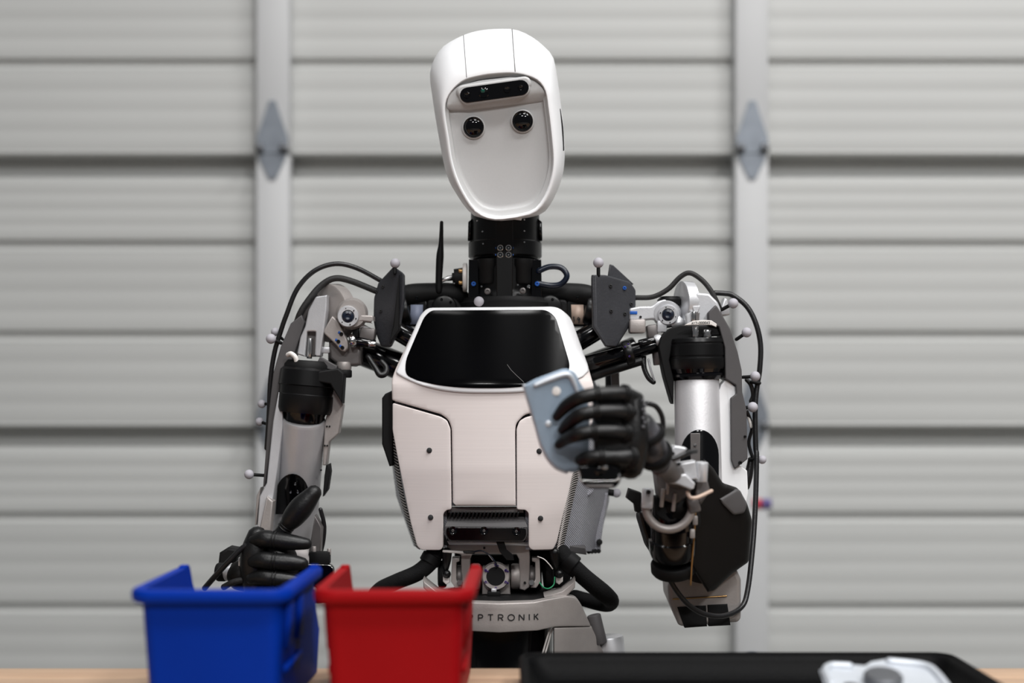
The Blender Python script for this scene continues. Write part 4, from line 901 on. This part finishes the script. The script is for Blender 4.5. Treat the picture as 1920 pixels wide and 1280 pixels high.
sheet('opening_bar', [(1295, 812), (1313, 812), (1313, 880), (1295, 880)], BY - 92, 8, 'dalu', at_, bev=1); bolt(1303.5, 834.5, BY - 93, 2.4, 'chrome', at_); cyl('opening_rod', (1326, 824, BY - 66), (1328, 930, BY - 88), 9, 'gloss', at_)
sheet('side_plate', rnd([(1348, 734), (1352, 722), (1361, 711), (1379, 724), (1380, 738), (1378, 746), (1378, 866), (1401, 882), (1403, 925), (1396, 960), (1352, 960), (1350, 890)], 2), BY - 16, 40, 'white', at_, bev=2)
sheet('outer_plate', rnd([(1333, 566), (1345, 574), (1368, 614), (1383, 658), (1391, 694), (1392, 735), (1400, 768), (1402, 858), (1396, 894), (1376, 876), (1371, 862), (1370, 746), (1381, 738), (1380, 722), (1360, 710), (1359, 652), (1348, 612), (1329, 610), (1328, 588)], 2), BY - 24, 60, 'plate', at_, bev=2)
bolt(1388, 867, BY - 25, 3.6, 'matte', at_); bolt(1397, 818, BY - 25, 2.4, 'matte', at_)
for a in ((1374.7, 568.6, -20, 9.6, 1354, 580, -10), (1400, 623, -20, 9.4, 1381, 636, -10), (1416, 705.3, -24, 9.4, 1393, 707, -16), (1411.4, 763, -30, 9.6, 1387, 764.5, -20), (1429, 861.5, 0, 8, 1405, 860, 0)): marker(*a, rob)
tube('arm_cable', [(1186, 560, 20), (1192, 558, 18), (1223.6, 556.5, 12), (1252.5, 542, 8), (1275.6, 519, 4), (1294, 511.7, 0), (1316, 524.7, -4), (1333, 545, -8), (1345, 568, -8), (1350, 580, 0)], 4.8, 'braid', rob, 12, label='braided black cable arching to the upper arm')
tube('arm_cable', [(1340, 549, 10), (1358, 550, 10), (1374, 553.6, 10), (1400, 574, 8), (1417, 605.6, 4), (1426, 646, 2), (1424.5, 692, 0), (1420, 721, 0), (1416, 764.6, -4), (1417, 837, -10), (1418.6, 858.6, -14), (1416, 953, -30), (1411, 1028, -50), (1402, 1105, -80), (1390, 1138, -100), (1358, 1154, -130), (1322, 1151, -150), (1292.5, 1134.6, -165), (1269, 1108, -175), (1248, 1072, -185), (1230, 1037, -195), (1212, 998, -210), (1203, 962, -220)], 5, 'cable', rob, 12, label='long black cable looping under the raised forearm')
tube('arm_cable', [(1400, 712, 0), (1408, 722, 0), (1412, 740, 4), (1408, 752, 6)], 4, 'braid', rob, 10); tube('arm_cable', [(1400, 770, 0), (1410, 800, 6), (1404, 830, 8), (1412, 860, 6)], 3.5, 'cable', rob, 10)
tube('arm_cable', [(1408, 862, 10), (1404, 890, 8), (1399, 912, 6)], [6, 8, 7], 'cable', rob, 10); tube('wire_tie', [(1401, 778, 4), (1406, 790, 0), (1408, 800, 0)], 3, 'whosec', rob, 8)
tube('cable_tie', [(1409, 716, -6), (1424, 718, -6)], 3.4, 'matte', rob, 8, smooth=False)
# elbow box
eb = sheet('elbow_box', rnd([(1252, 1100), (1262, 1060), (1300, 1050), (1381, 1066), (1390, 1086), (1390, 1160), (1384, 1167), (1280, 1175), (1272, 1172), (1254, 1130)], 4), -96, 130, 'alud', rob, bev=8, label='silver elbow box with black pads', back=(4, -4))
sheet('elbow_pad', [(1270, 1138), (1324, 1135), (1326, 1174), (1284, 1177)], -99, 16, 'matte', eb, bev=1.5); sheet('elbow_pad', [(1327, 1134), (1364, 1132), (1370, 1172), (1329, 1174)], -99, 16, 'matte', eb, bev=1.5)
tube('elbow_trim', [(1262, 1123, -98), (1362, 1117, -98)], 1.5, 'brass', eb, 8, smooth=False)
# forearm: shell going forward from the elbow to the wrist, outer cover
fa = tube('forearm', [(1326, 1050, -40), (1310, 1030, -110), (1284, 990, -190), (1266, 950, -250)], [54, 54, 46, 40], 'cover', rob, 32, label='dark forearm with its motor inside')
sheet('forearm_cover', rnd([(1306, 950), (1318, 872), (1328, 862), (1342, 884), (1358, 909), (1387, 918), (1402, 945), (1411, 976), (1405, 1054), (1375, 1075), (1340, 1108), (1298, 1117), (1294, 1050)], 6), lambda a, b: -262 + (a - 1295) * .9 + max(0, b - 960) * .25, 60, 'cover', fa, bev=10, step=14, back=(6, 0))
sheet('cover_cap', rnd([(1340, 912), (1388, 918), (1402, 946), (1396, 962), (1376, 966), (1354, 944)], 5), lambda a, b: -226 + (a - 1340) * .8, 60, 'plate', fa, bev=5, step=12)
sheet('forearm_shell', rnd([(1202, 940), (1224, 960), (1236, 1000), (1262, 1090), (1298, 1117), (1268, 1106), (1246, 1074), (1216, 1028), (1200, 976)], 5), lambda a, b: -205 + (a - 1200) * .4, 80, 'matte', fa, bev=5, step=14)
lathe('forearm_motor', (1262, 1040, -215), (1260, 945, -250), [(0, 38), (.1, 41), (.35, 41), (.37, 38), (.6, 38), (.62, 40), (1, 36)], 'gloss', fa, 40)
lathe('motor_band', (1263, 1072, -200), (1262, 1052, -208), [(0, 36), (.2, 39), (.8, 39), (1, 36)], 'matte', fa, 40)
tube('brass_strip', [(1304, 962, -262), (1301, 1010, -256), (1297, 1060, -240), (1295, 1096, -226)], 1.7, 'brass', fa, 8)
for px, py in ((1303, 975), (1298, 1000)): box('strip_lug', px, py, -262, 9, 16, 8, 'alud', fa)
sheet('elbow_flap', [(1175, 934), (1180, 916), (1203, 924), (1203, 962), (1192, 960), (1190, 946)], -220, 30, 'matte', fa, bev=2)
# wrist
ringp = [(px, py, -290) for px, py in arc(1254, 946, 44, 46, 185, -10, 16)]
wr = tube('wrist_ring', ringp, 8, 'alud', rob, 16, 3, label='aluminium half ring at the wrist', rounded=False)
box('ring_clamp', 1214, 934, -292, 18, 34, 22, 'alu', wr, (0, 4, 0), 3); bolt(1216, 922, -304, 4, 'ink', wr); box('ring_clamp', 1300, 946, -290, 20, 26, 24, 'dalu', wr, (0, -12, 0), 4)
sheet('wrist_core', rnd([(1228, 872), (1300, 876), (1304, 920), (1270, 946), (1236, 936)], 8), -290, 60, 'dalu', wr, bev=6)
sheet('wrist_void', [(1226, 930), (1290, 928), (1288, 968), (1254, 982), (1228, 966)], -280, 30, 'matte', wr, bev=4)
sheet('wrist_block', rnd([(1266, 870), (1304, 864), (1308, 898), (1270, 900)], 3), -330, 50, 'alu', wr, bev=4); sheet('wrist_block', rnd([(1252, 892), (1286, 888), (1304, 906), (1300, 920), (1270, 908), (1252, 906)], 3), -345, 40, 'alu', wr, bev=3)
cyl('wrist_roller', (1316, 866, -320), (1314, 902, -316), 10.5, 'alu', wr); sheet('wrist_block', rnd([(1256, 842), (1266, 835), (1284, 838), (1296, 846), (1272, 858), (1258, 856)], 2), -350, 40, 'alu', wr, bev=3)
sheet('wrist_fin', [(1306, 900), (1326, 898), (1332, 920), (1314, 946), (1304, 930)], -300, 24, 'dalu', wr, bev=3)
for px, py, r in ((1256, 893, 5), (1262, 850, 3), (1273, 870, 3)): bolt(px, py, -366, r, 'ink', wr)
tube('wrist_cable', [(1214, 850, -392), (1236, 860, -392), (1262, 860, -386), (1286, 850, -376), (1304, 846, -350)], 5, 'cable', wr, 10); tube('wrist_cable', [(1289, 922, -330), (1294, 932, -334), (1308, 932, -330), (1334, 920, -310)], 3.6, 'tagt', wr, 10, label='pale thin cable')
tube('wrist_cable', [(1214, 756, -380), (1230, 762, -374), (1241, 780, -368), (1243, 802, -366), (1238, 826, -366)], 5, 'cable', wr, 10)
for px, py in ((1240, 950), (1262, 958), (1250, 926)): cyl('wrist_link', (px, py, -288), (px + 4, py - 34, -292), 3.5, 'alud', wr)
cyl('wrist_shaft', (1276, 898, -285), (1238, 870, -392), 19, 'dalu', wr)
gaunt = tube('wrist_wrap', [(1204, 800, -436), (1216, 826, -424), (1228, 852, -404), (1246, 878, -370)], [27, 30, 27, 20], 'wrap', rob, 24, label='grey wrinkled wrist wrap')
# gloved fist
bm = bmesh.new(); tube_bm(bm, [P(1186, 752, -450), P(1188, 790, -452), P(1188, 830, -452), P(1182, 872, -448)], [.0125, .0165, .0175, .0165], 20); fist = add('hand', bm, 'glove', rob, 'black rubber gloved hand gripping the bracket')
for pts, r in (([(1196, 746, -448), (1170, 739, -470), (1146, 738, -480), (1120, 739, -484), (1088, 746, -484), (1062, 761, -466), (1044, 781, -453)], [11, 15, 14.5, 14, 14, 13, 9]),
               ([(1198, 776, -450), (1172, 773, -474), (1146, 771, -486), (1118, 772, -490), (1088, 778, -490), (1066, 794, -466), (1054, 806, -453)], [11, 15, 14, 13.5, 14, 12.5, 9]),
               ([(1196, 812, -450), (1170, 811, -474), (1144, 809, -486), (1114, 809, -490), (1084, 814, -488), (1062, 823, -464), (1048, 833, -450)], [11, 15, 14.5, 14, 14, 12, 9]),
               ([(1198, 856, -446), (1180, 857, -470), (1154, 857, -480), (1128, 856, -484), (1104, 857, -482), (1088, 862, -472)], [12, 17, 15, 14.5, 14, 11])):
    finger(pts, r, fist, (1, 3))
sheet('palm', rnd([(1112, 742), (1190, 738), (1198, 880), (1116, 878)], 8), -474, 26, 'glove', fist, bev=6)
finger([(1180, 880, -440), (1150, 884, -418), (1120, 872, -402), (1096, 852, -402)], [13, 13, 12, 9], fist, (1,), 'thumb')
dv = sheet('hand_plate', rnd([(1084, 872), (1150, 868), (1165, 880), (1163, 906), (1152, 916), (1104, 917), (1090, 906)], 7), -480, 44, 'gloss', fist, bev=4, label='black hand plate with a bright edge')
tube('plate_edge', [(1088, 896, -482), (1094, 901, -483), (1150, 901, -483), (1159, 897, -482), (1161, 890, -481)], 1.5, 'chrome', fist, 8, 4)
tube('plate_trim', [(1100, 911, -482), (1148, 911, -482)], 2.4, 'dalu', fist, 8, smooth=False); lathe('hand_lens', (1124, 882, -478), (1124, 882, -484), [(0, 8), (.7, 8), (1, 5)], 'lens', fist, 20); box('plate_glint', 1134, 876, -482, 9, 7, 3, 'chrome', fist, (0, 20, 0), 1.5)
for p0, p1, r in (((1210, 812, -430), (1214, 822, -426), 31), ((1226, 848, -408), (1231, 856, -400), 29)): lathe('wrap_strap', p0, p1, [(0, r - 1), (.3, r), (.7, r), (1, r - 1)], 'matte', gaunt, 28)
for k in range(7): ball('wrap_stud', 1206 + (k % 2) * 3, 752 + k * 8, -472, 3.2, 'wrap', gaunt)

# ------------------------------------------------------------------ the bracket held in the fist
hb = empty('metal_bracket', P(1040, 790, -440), 'blue-grey zinc steel bracket held up in the black gloved hand', 'bracket')
def DH(px, py): return -455 + (px - 985) * .16 + (py - 690) * .05
ho = rnd([(983, 722, 3), (1002, 711), (1058, 690, 10), (1078, 696, 10), (1088, 718, 8), (1100, 735), (1106, 780), (1104, 850), (1094, 880), (1076, 886), (1062, 884), (1043, 876), (1028, 860), (1015, 834), (1004, 795), (994, 762), (985, 732)], 4)
add('plate', sheet_bm(ho, DH, 6, 1.6, 20), 'zinc', hb)
tube('stiffening_rib', [(x, y, DH(x, y) - 1) for x, y in ((1004, 722), (1030, 711), (1058, 702), (1070, 706), (1078, 722), (1084, 740))], [4.5, 6, 6, 5.5, 4.5, 3], 'zincl', hb, 12)  # paler metal on the rib paints in its wide highlight
fl = [(983, 723), (985, 733), (994, 763), (1004, 796), (1015, 835), (1028, 861), (1043, 877), (1062, 885)]
tube('folded_edge', [(x, y, DH(x, y) + 5) for x, y in fl], 3.2, 'zincl', hb, 10)
lathe('hole', (1043, 733, DH(1043, 733) + 2), (1043, 733, DH(1043, 733) - 1.5), [(0, 7), (.9, 7), (1, 6)], 'whosec', hb, 20); lathe('rivet', (1028, 794, DH(1028, 794) + 2), (1028, 794, DH(1028, 794) - 2), [(0, 5), (.8, 5), (1, 3.5)], 'zincl', hb, 16)
